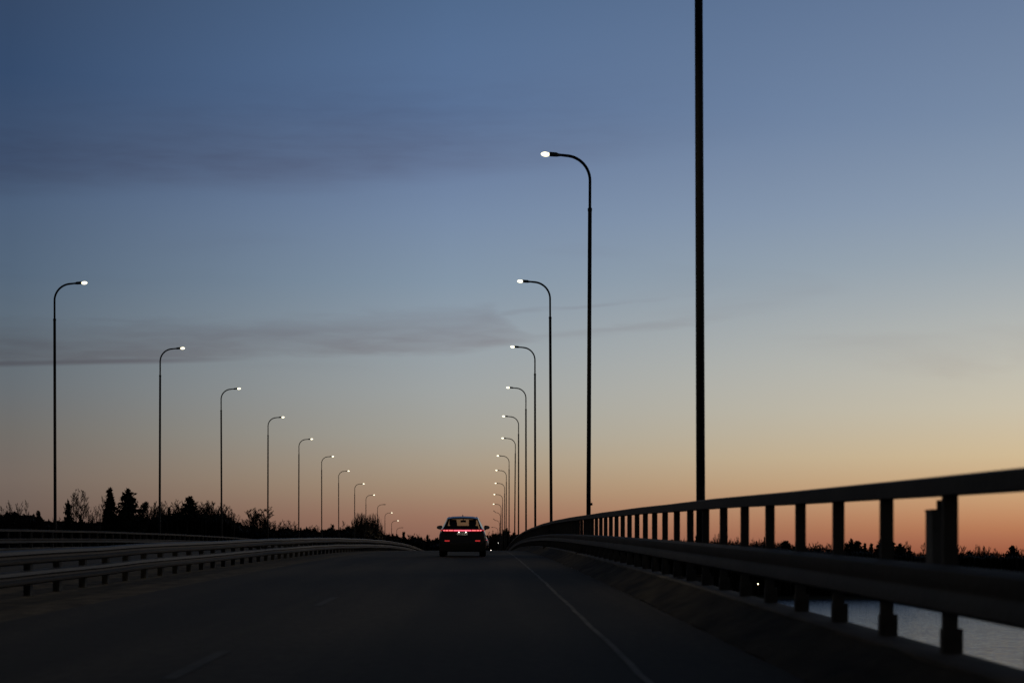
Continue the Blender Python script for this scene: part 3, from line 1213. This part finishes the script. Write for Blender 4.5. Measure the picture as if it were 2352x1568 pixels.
def tree(kind, x, ytop, hw, k, label, group=None, base=None, dk=.0):
    vs = variants(kind)
    i = cnt.get(kind, 0)
    cnt[kind] = i + 1
    tm, cm = vs[i % len(vs)]
    k = k + dk
    if kind in ('bare', 'round', 'birch') and k < 13:
        ytop, hw = ytop - 4, hw * 1.18
    X, Y, Z = pt(x, ytop, k)
    g = ground_z(X, Y) - .25 if base is None else base
    H = max(2.0, Z - g)
    far_ = (1.75 if kind in ('spruce', 'broad', 'column', 'pine') else 1.3) if k > 16 else 1.0
    W = far_ * hw * k / F * {'spruce': 1.4, 'broad': 1.6, 'column': 1.15, 'bare': 1.1, 'thin': 1.15}.get(kind, 1.0)
    t = thing(NAME[kind], label, CAT.get(kind, 'tree'), (X, Y, g), group)
    t.rotation_euler = (0, 0, trn.uniform(0, 6.28))
    t.scale = (W, W, H)
    put('trunk', tm, t)
    put('crown', cm, t)
    return t


GL = 'trees on the near bank beyond the far parapet'
T = tree
# left bank, k about 10.5 (x, top y, half width in px)
for x, yt, hw, lb in ((4, 1160, 10, 'wispy bare tree at the very left edge of the bank'),
                      (22, 1146, 9, 'leftmost thin-topped bare tree of the three spiky ones'),
                      (41, 1150, 10, 'middle thin-topped bare tree of the three spiky ones'),
                      (60, 1146, 8, 'rightmost thin-topped bare tree of the three spiky ones')):
    T('thin', x, yt, hw, 10.6, lb, GL)
T('bush', 25, 1175, 24, 10.3, 'broad dark bush under the spiky bare trees at the left edge', GL)
T('bush', 56, 1182, 20, 10.4, 'dark bush between the spiky bare trees and the round-topped pine', GL)
T('pine', 89, 1168, 12, 10.2, 'short round-topped pine left of the leftmost lamp post', GL)
T('bush', 92, 1184, 18, 10.2, 'dark bush at the foot of the short round-topped pine', GL)
T('column', 157, 1148, 12, 10.4, 'blunt columnar conifer right of the leftmost lamp post', GL)
T('birch', 166, 1125, 13, 10.8, 'slender bare birch leaning over the blunt columnar conifer', GL)
T('birch', 190, 1124, 17, 10.8, 'tall bare birch with open crown left of the pointed spruce', GL)
T('thin', 201, 1157, 9, 10.7, 'small bare tree under the tall open birch', GL)
T('pine', 186, 1180, 11, 10.3, 'low dark pine under the tall open birch', GL)
T('bush', 212, 1183, 9, 10.3, 'small dark bush between the tall birch and pointed spruce', GL)
T('thin', 220, 1156, 8, 10.7, 'thin bare tree just left of the pointed spruce', GL)
T('thin', 236, 1137, 9, 10.7, 'taller thin bare tree touching the left side of the pointed spruce', GL)
T('spruce', 253, 1120, 26, 10.4, 'tall pointed spruce, the highest tree on the bank', GL)
T('broad', 294, 1124, 24, 10.4, 'broad dense conifer right of the pointed spruce', GL)
T('pine', 330, 1147, 19, 10.5, 'pine with open lower branches right of the broad dense conifer', GL)
T('round', 357, 1153, 17, 11.2, 'bare round-crowned tree left of the second lamp post from the left', GL)
T('bare', 377, 1153, 14, 11.2, 'bare tree right behind the second lamp post from the left', GL)
T('spruce', 388, 1164, 13, 11, 'small dark spruce right of the second lamp post from the left', GL)
T('column', 399, 1168, 5, 11, 'very narrow dark conifer beside the small dark spruce', GL)
T('bare', 408, 1148, 17, 11.6, 'pale bare tree left of the blunt-topped conifer', GL)
T('bare', 421, 1154, 14, 11.5, 'bare tree touching the left side of the blunt-topped conifer', GL)
T('broad', 437, 1140, 22, 11, 'blunt-topped dark conifer between the second and third lamp posts', GL)
T('round', 464, 1150, 17, 11.6, 'bare round tree right of the blunt-topped conifer', GL)
T('bare', 482, 1153, 16, 11.6, 'dense bare tree left of the third lamp post from the left', GL)
T('round', 499, 1157, 16, 11.6, 'dense bare tree just before the third lamp post from the left', GL)
T('bare', 517, 1160, 13, 11.6, 'bare tree crossing the third lamp post from the left', GL)
T('thin', 529, 1170, 11, 11.7, 'thin bare tree by the utility pole', GL)
T('thin', 546, 1177, 8, 11.8, 'small bare tree right of the utility pole', GL)
T('bush', 470, 1183, 26, 11, 'dark bush below the dense bare trees', GL)
for n_, (x_, y_, h_) in enumerate(((400, 1158, 13), (446, 1156, 13), (474, 1160, 13), (491, 1161, 13), (508, 1164, 13), (345, 1165, 11), (367, 1164, 11), (131, 1189, 9), (207, 1178, 8), (243, 1165, 9), (613, 1197, 9), (636, 1201, 9), (583, 1190, 9))):
    T('round' if n_ % 2 else 'bare', x_, y_, h_, 12.0 if x_ < 560 else 12.3, ['bare tree behind the very narrow dark conifer', 'bare round tree half behind the blunt-topped conifer', 'bare tree in the dense clump, second from its left',
      'bare round tree in the middle of the dense clump', 'bare tree low in the dense clump by the third lamp post', 'low bare tree behind the open pine', 'small bare tree just left of the second lamp post',
      'tiny bare tree right beside the leftmost lamp post', 'small bare tree between the tall birch and the thin bare trees', 'bare tree against the left foot of the pointed spruce', 'small round bare tree just right of the fourth lamp post',
      'low bare tree in the gap right of the lone round tree', 'small bare tree tucked under the lone round tree'][n_], GL)
T('bush', 569, 1205, 22, 11.5, 'low dark bush left of the lone round bare tree', GL)
T('thin', 555, 1190, 11, 11.8, 'small bare tree above the low dark bush', GL)
T('round', 595, 1167, 29, 12, 'lone round bare tree with a spreading crown by the fourth lamp post', GL)
T('bare', 574, 1194, 9, 12, 'small bare tree at the left foot of the lone round tree', GL)
T('bare', 624, 1198, 13, 12.4, 'low bare tree right of the fourth lamp post from the left', GL)
T('thin', 646, 1191, 11, 12.4, 'fan-shaped bare tree left of the fifth lamp post', GL)
T('thin', 668, 1192, 15, 12.4, 'wide fan-shaped bare tree just left of the fifth lamp post', GL)
T('spruce', 660, 1209, 8, 12.4, 'tiny dark spruce left of the fifth lamp post', GL)
T('spruce', 678, 1206, 8, 12.4, 'tiny dark spruce touching the fifth lamp post', GL)
T('spruce', 691, 1211, 9, 12.4, 'tiny dark spruce right of the fifth lamp post', GL)
T('bare', 720, 1208, 13, 12.8, 'small bare tree between the fifth and sixth lamp posts', GL)
T('spruce', 724, 1211, 9, 12.6, 'tiny dark spruce before the sixth lamp post', GL)
T('bush', 758, 1203, 20, 12.6, 'dark dome-shaped bush between the sixth and seventh lamp posts', GL)
T('thin', 787, 1194, 9, 13.6, 'thin bare tree left of the big willow bush', GL)
T('bare', 801, 1197, 12, 13.6, 'bare tree touching the left side of the big willow bush', GL)
T('fan', 828, 1175, 30, 13.6, 'big upright willow bush, left half, before the far lamps', GL)
T('fan', 855, 1177, 31, 13.7, 'big upright willow bush, right half, before the far lamps', GL)
GF = 'small trees where the road meets the land'
T('bare', 893, 1222, 8, 20, 'small bare tree right of the big willow bush', GF)
T('spruce', 902, 1225, 5, 20, 'small spruce between the last far lamps', GF)
T('spruce', 927, 1220, 8, 20, 'pointed spruce right of the last far lamp', GF)
T('bare', 938, 1223, 10, 20.5, 'bare tree just right of the pointed far spruce', GF)
T('bare', 951, 1225, 11, 20.5, 'second bare tree right of the pointed far spruce', GF)
T('round', 970, 1225, 12, 20.5, 'round bare tree left of the black car', GF)
T('spruce', 982, 1228, 6, 20, 'small spruce beside the round bare tree left of the car', GF)
T('bare', 991, 1235, 8, 21, 'low bare tree close to the left side of the black car', GF)
T('spruce', 1005, 1233, 5, 21, 'tiny spruce at the left mirror of the black car', GF)
T('bare', 1064, 1228, 30, 28, 'bare tree hidden behind the black car', GF)
T('bare', 1127, 1216, 8, 29, 'bare tree under the right mirror of the black car', GF)
T('bare', 1140, 1221, 8, 28, 'bare tree below the last unlit lamp on the right', GF)
T('spruce', 1156, 1217, 7, 21, 'small spruce among the right lamp posts', GF)
T('broad', 1163, 1214, 7, 21, 'dark conifer at the foot of the clustered right lamp posts', GF)
T('bare', 1172, 1221, 8, 21, 'bare tree between the right lamp posts', GF)
T('spruce', 1180, 1222, 7, 21, 'small spruce just left of the rising parapet', GF)
T('bare', 1189, 1226, 7, 20, 'bare tree at the foot of the rising parapet', GF)
T('bare', 1205, 1232, 9, 20, 'bare tree behind the start of the rising parapet', GF)
# far shore on the right
GS = 'small trees on the far shore'
far = [('thin', 1569, 1233, 8), ('spruce', 1600, 1229, 6), ('bare', 1641, 1232, 7), ('thin', 1648, 1219, 8), ('thin', 1652, 1232, 5), ('bare', 1678, 1228, 8),
       ('bare', 1693, 1231, 8), ('thin', 1732, 1233, 7), ('spruce', 1738, 1241, 4), ('thin', 1746, 1234, 6), ('spruce', 1756, 1232, 4), ('bare', 1774, 1241, 9), ('bare', 1794, 1239, 10), ('broad', 1806, 1242, 12),
       ('bare', 1823, 1239, 9), ('bare', 1845, 1244, 9), ('bare', 1863, 1242, 12), ('round', 1876, 1246, 10), ('bare', 1900, 1246, 12), ('bare', 1893, 1248, 10),
       ('pine', 1946, 1245, 9), ('broad', 1955, 1238, 8), ('broad', 1969, 1242, 10), ('spruce', 1987, 1246, 7), ('spruce', 2001, 1247, 9), ('bush', 2012, 1252, 9),
       ('broad', 2024, 1241, 10), ('broad', 2045, 1243, 12), ('broad', 2067, 1249, 10), ('round', 2083, 1240, 9), ('bush', 2092, 1255, 10), ('thin', 2121, 1244, 8), ('bare', 2140, 1247, 10),
       ('spruce', 2165, 1246, 9), ('bare', 2190, 1248, 11), ('bare', 2206, 1250, 11), ('bush', 2230, 1253, 10), ('thin', 2242, 1248, 6), ('round', 2255, 1249, 7), ('thin', 2270, 1251, 8),
       ('bare', 2295, 1257, 7), ('broad', 2326, 1253, 9), ('bare', 2333, 1252, 9), ('bare', 2350, 1256, 10), ('spruce', 2372, 1250, 9), ('broad', 2400, 1247, 12), ('bare', 2430, 1250, 14)]
KW = dict(thin='thin wispy bare tree', spruce='small pointed spruce', bare='small bare tree', broad='dark broad conifer', round='round bare tree', bush='low dark bush', pine='dark pine')
OW = ['nearest the thick lamp post', 'second', 'third', 'fourth', 'fifth', 'sixth', 'seventh', 'eighth', 'ninth', 'tenth', 'eleventh', 'twelfth', 'thirteenth', 'fourteenth', 'fifteenth', 'sixteenth', 'seventeenth']
kk = {}
for n, (kd, x, yt, hw) in enumerate(far):
    i = kk.get(kd, 0)
    kk[kd] = i + 1
    if i == 0:
        lb = f'{KW[kd]} on the far shore, leftmost of its kind there'
    else:
        lb = f'{KW[kd]} on the far shore, {OW[i]} of its kind from the left'
    T(kd, x, yt, hw, 17.9 + (n * 7 % 5) * .28, lb, GS)

# utility poles on the bank
for x, yt, k, lb in ((229.5, 1179, 9.6, 'plain utility pole beside the left side of the pointed spruce'),
                     (537.5, 1178, 10.2, 'plain utility pole right of the dense bare trees')):
    X, Y, Z = pt(x, yt, k)
    g = ground_z(X, Y) - .2
    t = thing('utility_pole', lb, 'utility pole', (X, Y, g), 'utility poles on the bank')
    mb = MB()
    mb.tube([(0, 0, 0), (0, 0, Z - g)], [.13, .09], 8)
    mb.build('pole', M_bark, t, True)
    mb = MB()
    mb.tube([(0, -.1, Z - g - .5), (0, -.2, Z - g - .5), (0, -.2, Z - g - .3)], [.02, .02, .035], 6)
    mb.build('insulator', M_house, t)


# woods that read as one mass
def woods(name, label, line, k0, dk, seed, nleaf, lsz=.45, twigs=600, amp=1.0):
    rn = random.Random(seed)
    mb = MB()
    x0, x1 = line[0][0], line[-1][0]

    def top(x):
        for (a, ya), (b, yb) in zip(line[:-1], line[1:]):
            if a <= x <= b:
                return ya + (yb - ya) * (x - a) / (b - a)
        return line[-1][1]
    ph = [rn.uniform(0, 6.28) for _ in range(6)]
    def bumpy(x):
        return amp * 2.6 * math.sin(x * .13 + ph[0]) + amp * 2.0 * math.sin(x * .33 + ph[1]) + 1.8 * math.sin(x * .9 + ph[2]) + 1.2 * math.sin(x * 1.9 + ph[3])
    # leafy core, rounded ridge in several rows
    n = int((x1 - x0) / 2.2)
    prev = None
    for i in range(n + 1):
        x = x0 + (x1 - x0) * i / n
        row = []
        for r_, (kf, drop) in enumerate(((0, 1e3), (.03, 9), (.3, 4.5), (.6, 4), (1, 9), (1.03, 1e3))):
            k = k0 + dk * kf + rn.uniform(-.03, .03) * dk
            X, Y, Z = pt(x, top(x) + bumpy(x) + min(drop, 40) + rn.uniform(-1.2, 1.2), k)
            g = ground_z(X, Y) - .5
            row.append((X, Y, g if drop > 100 else max(Z, g + .3)))
        if prev:
            for a, b, c_, d in zip(prev[:-1], prev[1:], row[1:], row[:-1]):
                mb.quad(a, b, c_, d)
        prev = row
    for i in range(nleaf):
        x = rn.uniform(x0, x1)
        k = k0 + dk * rn.random()
        tz = top(x) + bumpy(x) + rn.uniform(-1.5, 1.5)
        d = rn.random() ** 2.2 * 26
        X, Y, Z = pt(x, tz + d, k)
        if Z < ground_z(X, Y):
            continue
        leaf(mb, rn, (X, Y, Z), rn.uniform(.5, 1.3) * lsz, rn.uniform(.5, 1.3) * lsz)
    for i in range(twigs):
        x = rn.uniform(x0, x1)
        k = k0 + dk * rn.random()
        X, Y, Z = pt(x, top(x) + bumpy(x) + 6, k)
        L_ = rn.uniform(6, 12) * k / F
        p0 = Vector((X, Y, Z))
        p1 = p0 + Vector((rn.uniform(-.25, .25) * L_, rn.uniform(-.25, .25) * L_, L_))
        w = .02 * k / 10
        mb.quad(p0 + Vector((-w, 0, 0)), p0 + Vector((w, 0, 0)), p1 + Vector((w * .4, 0, 0)), p1 + Vector((-w * .4, 0, 0)))
        mb.quad(p0 + Vector((0, -w, 0)), p0 + Vector((0, w, 0)), p1 + Vector((0, w * .4, 0)), p1 + Vector((0, -w * .4, 0)))
    o = mb.build(name, M_bush)
    return tag(o, label, 'woodland', kind='stuff')


woods('undergrowth', 'dark undergrowth on the bank beyond the far parapet',
      [(-260, 1172), (-60, 1178), (0, 1186), (12, 1182), (58, 1184), (76, 1190), (96, 1192), (115, 1202), (150, 1205), (185, 1203), (230, 1206), (258, 1190), (300, 1187), (330, 1193), (350, 1194),
       (375, 1188), (400, 1183), (425, 1184), (470, 1187), (500, 1184), (528, 1192), (540, 1198), (560, 1213), (600, 1217), (690, 1220),
       (740, 1221), (790, 1217), (815, 1217), (880, 1226)], 10.9, 1.6, 1, 42000)
woods('brushwood', 'dark brushwood around the far end of the bridge beyond the car',
      [(845, 1222), (880, 1226), (900, 1235), (925, 1236), (960, 1238), (995, 1245), (1012, 1249)], 20.2, 2.0, 2, 7000, .6, 160)
woods('brushwood', 'dark brushwood right of the car below the clustered lamp posts',
      [(1142, 1232), (1165, 1228), (1190, 1233), (1230, 1236), (1290, 1238)], 20.2, 2.0, 3, 6000, .6, 160)
woods('brushwood', 'dark wood closing the road behind the black car',
      [(985, 1243), (1064, 1240), (1120, 1232), (1150, 1232)], 29, 2.0, 4, 5000, .8, 120)
woods('woodland', 'dark woodland along the far shore behind the near parapet',
      [(1290, 1240), (1400, 1240), (1570, 1243), (1650, 1245), (1750, 1249), (1830, 1255), (1900, 1262), (1960, 1261), (2050, 1264), (2110, 1271), (2200, 1270), (2350, 1273), (2600, 1270), (3000, 1262), (3600, 1258)],
      17.7, 2.2, 5, 42000, .40, 1100, .55)
woods('woodland', 'low far woodland on the horizon behind the bank', [(-1500, 1190), (-260, 1185), (300, 1205), (900, 1240)], 26, 4.0, 6, 16000, 1.0, 100)

# ------------------------------------------------------------------ world
w = bpy.data.worlds.new('World')
scene.world = w
w.use_nodes = True
nt = w.node_tree
nt.nodes.clear()
L = nt.links.new


def V(x):
    return x


def Mth(op, a, b=None, c=None, clamp=False):
    n = nt.nodes.new('ShaderNodeMath')
    n.operation = op
    n.use_clamp = clamp
    for i, q in enumerate((a, b, c)):
        if q is None:
            continue
        if isinstance(q, (int, float)):
            n.inputs[i].default_value = q
        else:
            L(q, n.inputs[i])
    return n.outputs[0]


def smooth(a, b, x):
    n = nt.nodes.new('ShaderNodeMapRange')
    n.interpolation_type = 'SMOOTHSTEP'
    n.inputs['From Min'].default_value = a
    n.inputs['From Max'].default_value = b
    L(x, n.inputs['Value'])
    return n.outputs['Result']


tc = nt.nodes.new('ShaderNodeTexCoord')
sx = nt.nodes.new('ShaderNodeSeparateXYZ')
L(tc.outputs['Generated'], sx.inputs[0])
az = Mth('MULTIPLY', Mth('ARCTAN2', sx.outputs[0], sx.outputs[1]), 57.29578)
el = Mth('MULTIPLY', Mth('ARCSINE', sx.outputs[2]), 57.29578)


def ramp(stops):
    """stops: (y in the photo or ('e', degrees), (r, g, b) sRGB)"""
    n = nt.nodes.new('ShaderNodeValToRGB')
    cr = n.color_ramp
    cr.interpolation = 'B_SPLINE'
    cr.interpolation = 'LINEAR'
    pts = []
    for y, c_ in stops:
        e = y[1] if isinstance(y, tuple) else math.degrees(math.atan((VY - y) / (F * SP)))
        pts.append(((e + 4) / 94, [lin(q) for q in c_]))
    pts.sort()
    while len(cr.elements) < len(pts):
        cr.elements.new(.5)
    for e_, (p, c_) in zip(cr.elements, pts):
        e_.position = max(0, min(1, p))
        e_.color = (*c_, 1)
    L(Mth('DIVIDE', Mth('ADD', el, 4), 94), n.inputs['Fac'])
    return n.outputs['Color']


left = ramp([(('e', 90), (26, 26, 28)), (('e', 40), (32, 38, 50)), (0, (52, 71, 100)), (200, (52, 74, 106)), (400, (67, 87, 117)), (500, (76, 95, 121)), (650, (84, 102, 122)), (800, (96, 108, 118)),
             (900, (103, 109, 114)), (1000, (111, 108, 104)), (1100, (116, 104, 96)), (1180, (108, 92, 84)), (1270, (82, 64, 58)), (('e', -4), (30, 24, 24))])
cent = ramp([(('e', 90), (26, 26, 28)), (('e', 40), (36, 42, 54)), (0, (80, 105, 140)), (250, (91, 116, 153)), (400, (107, 127, 159)), (500, (118, 138, 166)), (650, (131, 149, 167)), (800, (150, 160, 167)),
             (900, (159, 163, 162)), (1000, (164, 160, 149)), (1060, (167, 153, 134)), (1120, (164, 140, 116)), (1180, (155, 117, 97)), (1240, (141, 99, 84)), (1270, (122, 82, 70)), (('e', -4), (40, 28, 26))])
right = ramp([(('e', 90), (26, 26, 28)), (('e', 40), (42, 48, 58)), (0, (101, 121, 152)), (300, (119, 138, 165)), (500, (139, 155, 175)), (620, (154, 166, 176)), (700, (167, 174, 177)), (850, (190, 188, 177)), (950, (200, 191, 170)),
              (1050, (207, 185, 149)), (1120, (203, 167, 126)), (1180, (193, 141, 102)), (1220, (180, 119, 84)), (1245, (168, 105, 77)), (1270, (155, 90, 66)), (('e', -4), (60, 36, 28))])


def mixc(f, a, b, mode='MIX'):
    n = nt.nodes.new('ShaderNodeMix')
    n.data_type = 'RGBA'
    n.blend_type = mode
    if isinstance(f, (int, float)):
        n.inputs[0].default_value = f
    else:
        L(f, n.inputs[0])
    for s_, q in ((6, a), (7, b)):
        if isinstance(q, tuple):
            n.inputs[s_].default_value = (*q, 1)
        else:
            L(q, n.inputs[s_])
    return n.outputs[2]


f1 = Mth('DIVIDE', Mth('ADD', az, 14.6), 13.5, clamp=True)
f2 = Mth('DIVIDE', Mth('ADD', az, 1.1), 17.4, clamp=True)
sky = mixc(f2, mixc(f1, left, cent), right)

# thin dusk clouds, in degrees of azimuth and elevation
cv = nt.nodes.new('ShaderNodeCombineXYZ')
L(Mth('MULTIPLY', az, .10), cv.inputs[0])
L(Mth('MULTIPLY', el, .62), cv.inputs[1])


def cnoise(sc, det=5, dist=.0, off=0):
    n = nt.nodes.new('ShaderNodeTexNoise')
    n.inputs['Scale'].default_value = sc
    n.inputs['Detail'].default_value = det
    n.inputs['Distortion'].default_value = dist
    mp = nt.nodes.new('ShaderNodeMapping')
    mp.inputs['Location'].default_value = (off, off * .7, 0)
    L(cv.outputs[0], mp.inputs['Vector'])
    L(mp.outputs['Vector'], n.inputs['Vector'])
    return Mth('SUBTRACT', n.outputs['Fac'], .5)


nA, nB, nC = cnoise(1.0, 5, .3), cnoise(2.6, 6, .2, 7), cnoise(.8, 6, .6, 13)
nD = cnoise(6.5, 7, .4, 21)
# upper veil
e1 = Mth('ADD', Mth('MULTIPLY', az, .075), 11.75)
d1 = Mth('ADD', Mth('SUBTRACT', el, e1), Mth('MULTIPLY', nA, 1.1))
c1 = Mth('MULTIPLY', smooth(-.25, .75, d1), smooth(4.2, .6, d1))
c1 = Mth('MULTIPLY', c1, smooth(11, -6, az))
c1 = Mth('MULTIPLY', c1, Mth('ADD', .85, Mth('MULTIPLY', nB, 1.0)))
# lower band with a crisp under edge and a rounded right end
bend = Mth('MULTIPLY', Mth('MAXIMUM', az, -1), .075)
e2 = Mth('ADD', Mth('ADD', Mth('MULTIPLY', az, .035), 6.42), bend)
d2 = Mth('ADD', Mth('ADD', Mth('SUBTRACT', el, e2), Mth('MULTIPLY', nB, .35)), Mth('MULTIPLY', nD, .22))
endf = smooth(1.6, .2, Mth('ADD', az, Mth('MULTIPLY', nA, 2.0)))
thick = Mth('ADD', .28, Mth('MULTIPLY', endf, Mth('ADD', .95, Mth('MULTIPLY', nA, 1.0))))
rel = Mth('ADD', Mth('DIVIDE', d2, thick), Mth('MULTIPLY', nD, .55))
c2 = Mth('MULTIPLY', smooth(-.10, .16, d2), smooth(1.25, .55, rel))
c2 = Mth('MULTIPLY', c2, Mth('ADD', .45, Mth('MULTIPLY', endf, .5)))
c2 = Mth('MULTIPLY', c2, smooth(11, 3.5, az))
c2 = Mth('MULTIPLY', c2, Mth('ADD', .85, Mth('MULTIPLY', nB, 1.6)))
c2 = Mth('MULTIPLY', c2, smooth(-60, -30, az))
# faint streaks elsewhere
c3 = Mth('MULTIPLY', smooth(.06, .3, nC), Mth('MULTIPLY', smooth(3.5, 5.5, el), smooth(13, 8, el)))
c3 = Mth('MULTIPLY', c3, .32)
d4 = Mth('ABSOLUTE', Mth('SUBTRACT', el, Mth('ADD', Mth('MULTIPLY', az, .04), Mth('ADD', 6.36, Mth('MULTIPLY', nB, .12)))))
c4 = Mth('MULTIPLY', smooth(.13, .0, d4), Mth('MULTIPLY', smooth(-6.5, -11, az), smooth(-22, -16, az)))
c4 = Mth('MULTIPLY', c4, .9)
c5 = Mth('MULTIPLY', smooth(.10, .0, Mth('ABSOLUTE', Mth('SUBTRACT', d2, Mth('ADD', .95, Mth('MULTIPLY', nA, .7))))), smooth(-4.5, 0, az))
c5 = Mth('MULTIPLY', Mth('MULTIPLY', c5, smooth(9, 1, az)), Mth('ADD', .35, nD))
c2 = Mth('MULTIPLY', c2, Mth('ADD', .9, Mth('MULTIPLY', nD, 1.1)))
cl = Mth('MAXIMUM', Mth('MAXIMUM', Mth('MAXIMUM', Mth('MULTIPLY', c1, Mth('ADD', .92, Mth('MULTIPLY', nD, .9))), c2), Mth('MAXIMUM', c3, c5)), Mth('ADD', c4, Mth('MULTIPLY', c2, .6)), clamp=True)
sky = mixc(cl, sky, mixc(1.0, sky, (.80, .73, .735), 'MULTIPLY'))
sky = mixc(Mth('MULTIPLY', c4, .6, clamp=True), sky, mixc(1.0, sky, (.74, .70, .74), 'MULTIPLY'))
# the sky away from the afterglow is darker
ca = Mth('COSINE', Mth('MULTIPLY', Mth('SUBTRACT', az, 25), 1 / 57.29578))
g = Mth('ADD', .22, Mth('MULTIPLY', smooth(-.4, .7, ca), .78))
vm = nt.nodes.new('ShaderNodeVectorMath')
vm.operation = 'SCALE'
L(sky, vm.inputs[0])
L(g, vm.inputs['Scale'])
bg = nt.nodes.new('ShaderNodeBackground')
L(vm.outputs[0], bg.inputs['Color'])
bg.inputs['Strength'].default_value = 1.0
# a trace of physical twilight sky on top
ns = nt.nodes.new('ShaderNodeTexSky')
ns.sky_type = 'NISHITA'
ns.sun_disc = False
ns.sun_elevation = R(-2.5)
ns.sun_rotation = R(32)
bg2 = nt.nodes.new('ShaderNodeBackground')
L(ns.outputs[0], bg2.inputs['Color'])
bg2.inputs['Strength'].default_value = .006
ad = nt.nodes.new('ShaderNodeAddShader')
L(bg.outputs[0], ad.inputs[0])
L(bg2.outputs[0], ad.inputs[1])
wo = nt.nodes.new('ShaderNodeOutputWorld')
L(ad.outputs[0], wo.inputs['Surface'])

sun = bpy.data.lights.new('sun', 'SUN')
sun.energy = .03
sun.angle = R(10)
sun.color = (1, .6, .4)
so = bpy.data.objects.new('sun', sun)
COL.objects.link(so)
sd = Vector((math.sin(R(32)), math.cos(R(32)), math.sin(R(1.5))))
so.rotation_euler = (-sd).to_track_quat('-Z', 'Y').to_euler()

# ------------------------------------------------------------------ camera
cam = bpy.data.cameras.new('camera')
co = bpy.data.objects.new('camera', cam)
COL.objects.link(co)
co.location = (0, 0, CZ)
co.rotation_euler = (math.pi / 2, 0, 0)
cam.sensor_width = 36
cam.lens = 36 * F * SP / 2352
cam.shift_x = (1176 - VX) / 2352
cam.shift_y = (VY - 784) / 2352
cam.clip_start = .1
cam.clip_end = 8000
cam.dof.use_dof = True
cam.dof.focus_distance = 85
cam.dof.aperture_fstop = 2.0
cam.dof.aperture_blades = 7
scene.camera = co

scene.view_settings.view_transform = 'Standard'
scene.view_settings.look = 'None'
scene.view_settings.exposure = 0
scene.view_settings.gamma = 1
scene.cycles.max_bounces = 8
scene.cycles.transparent_max_bounces = 12
scene.cycles.sample_clamp_indirect = 4
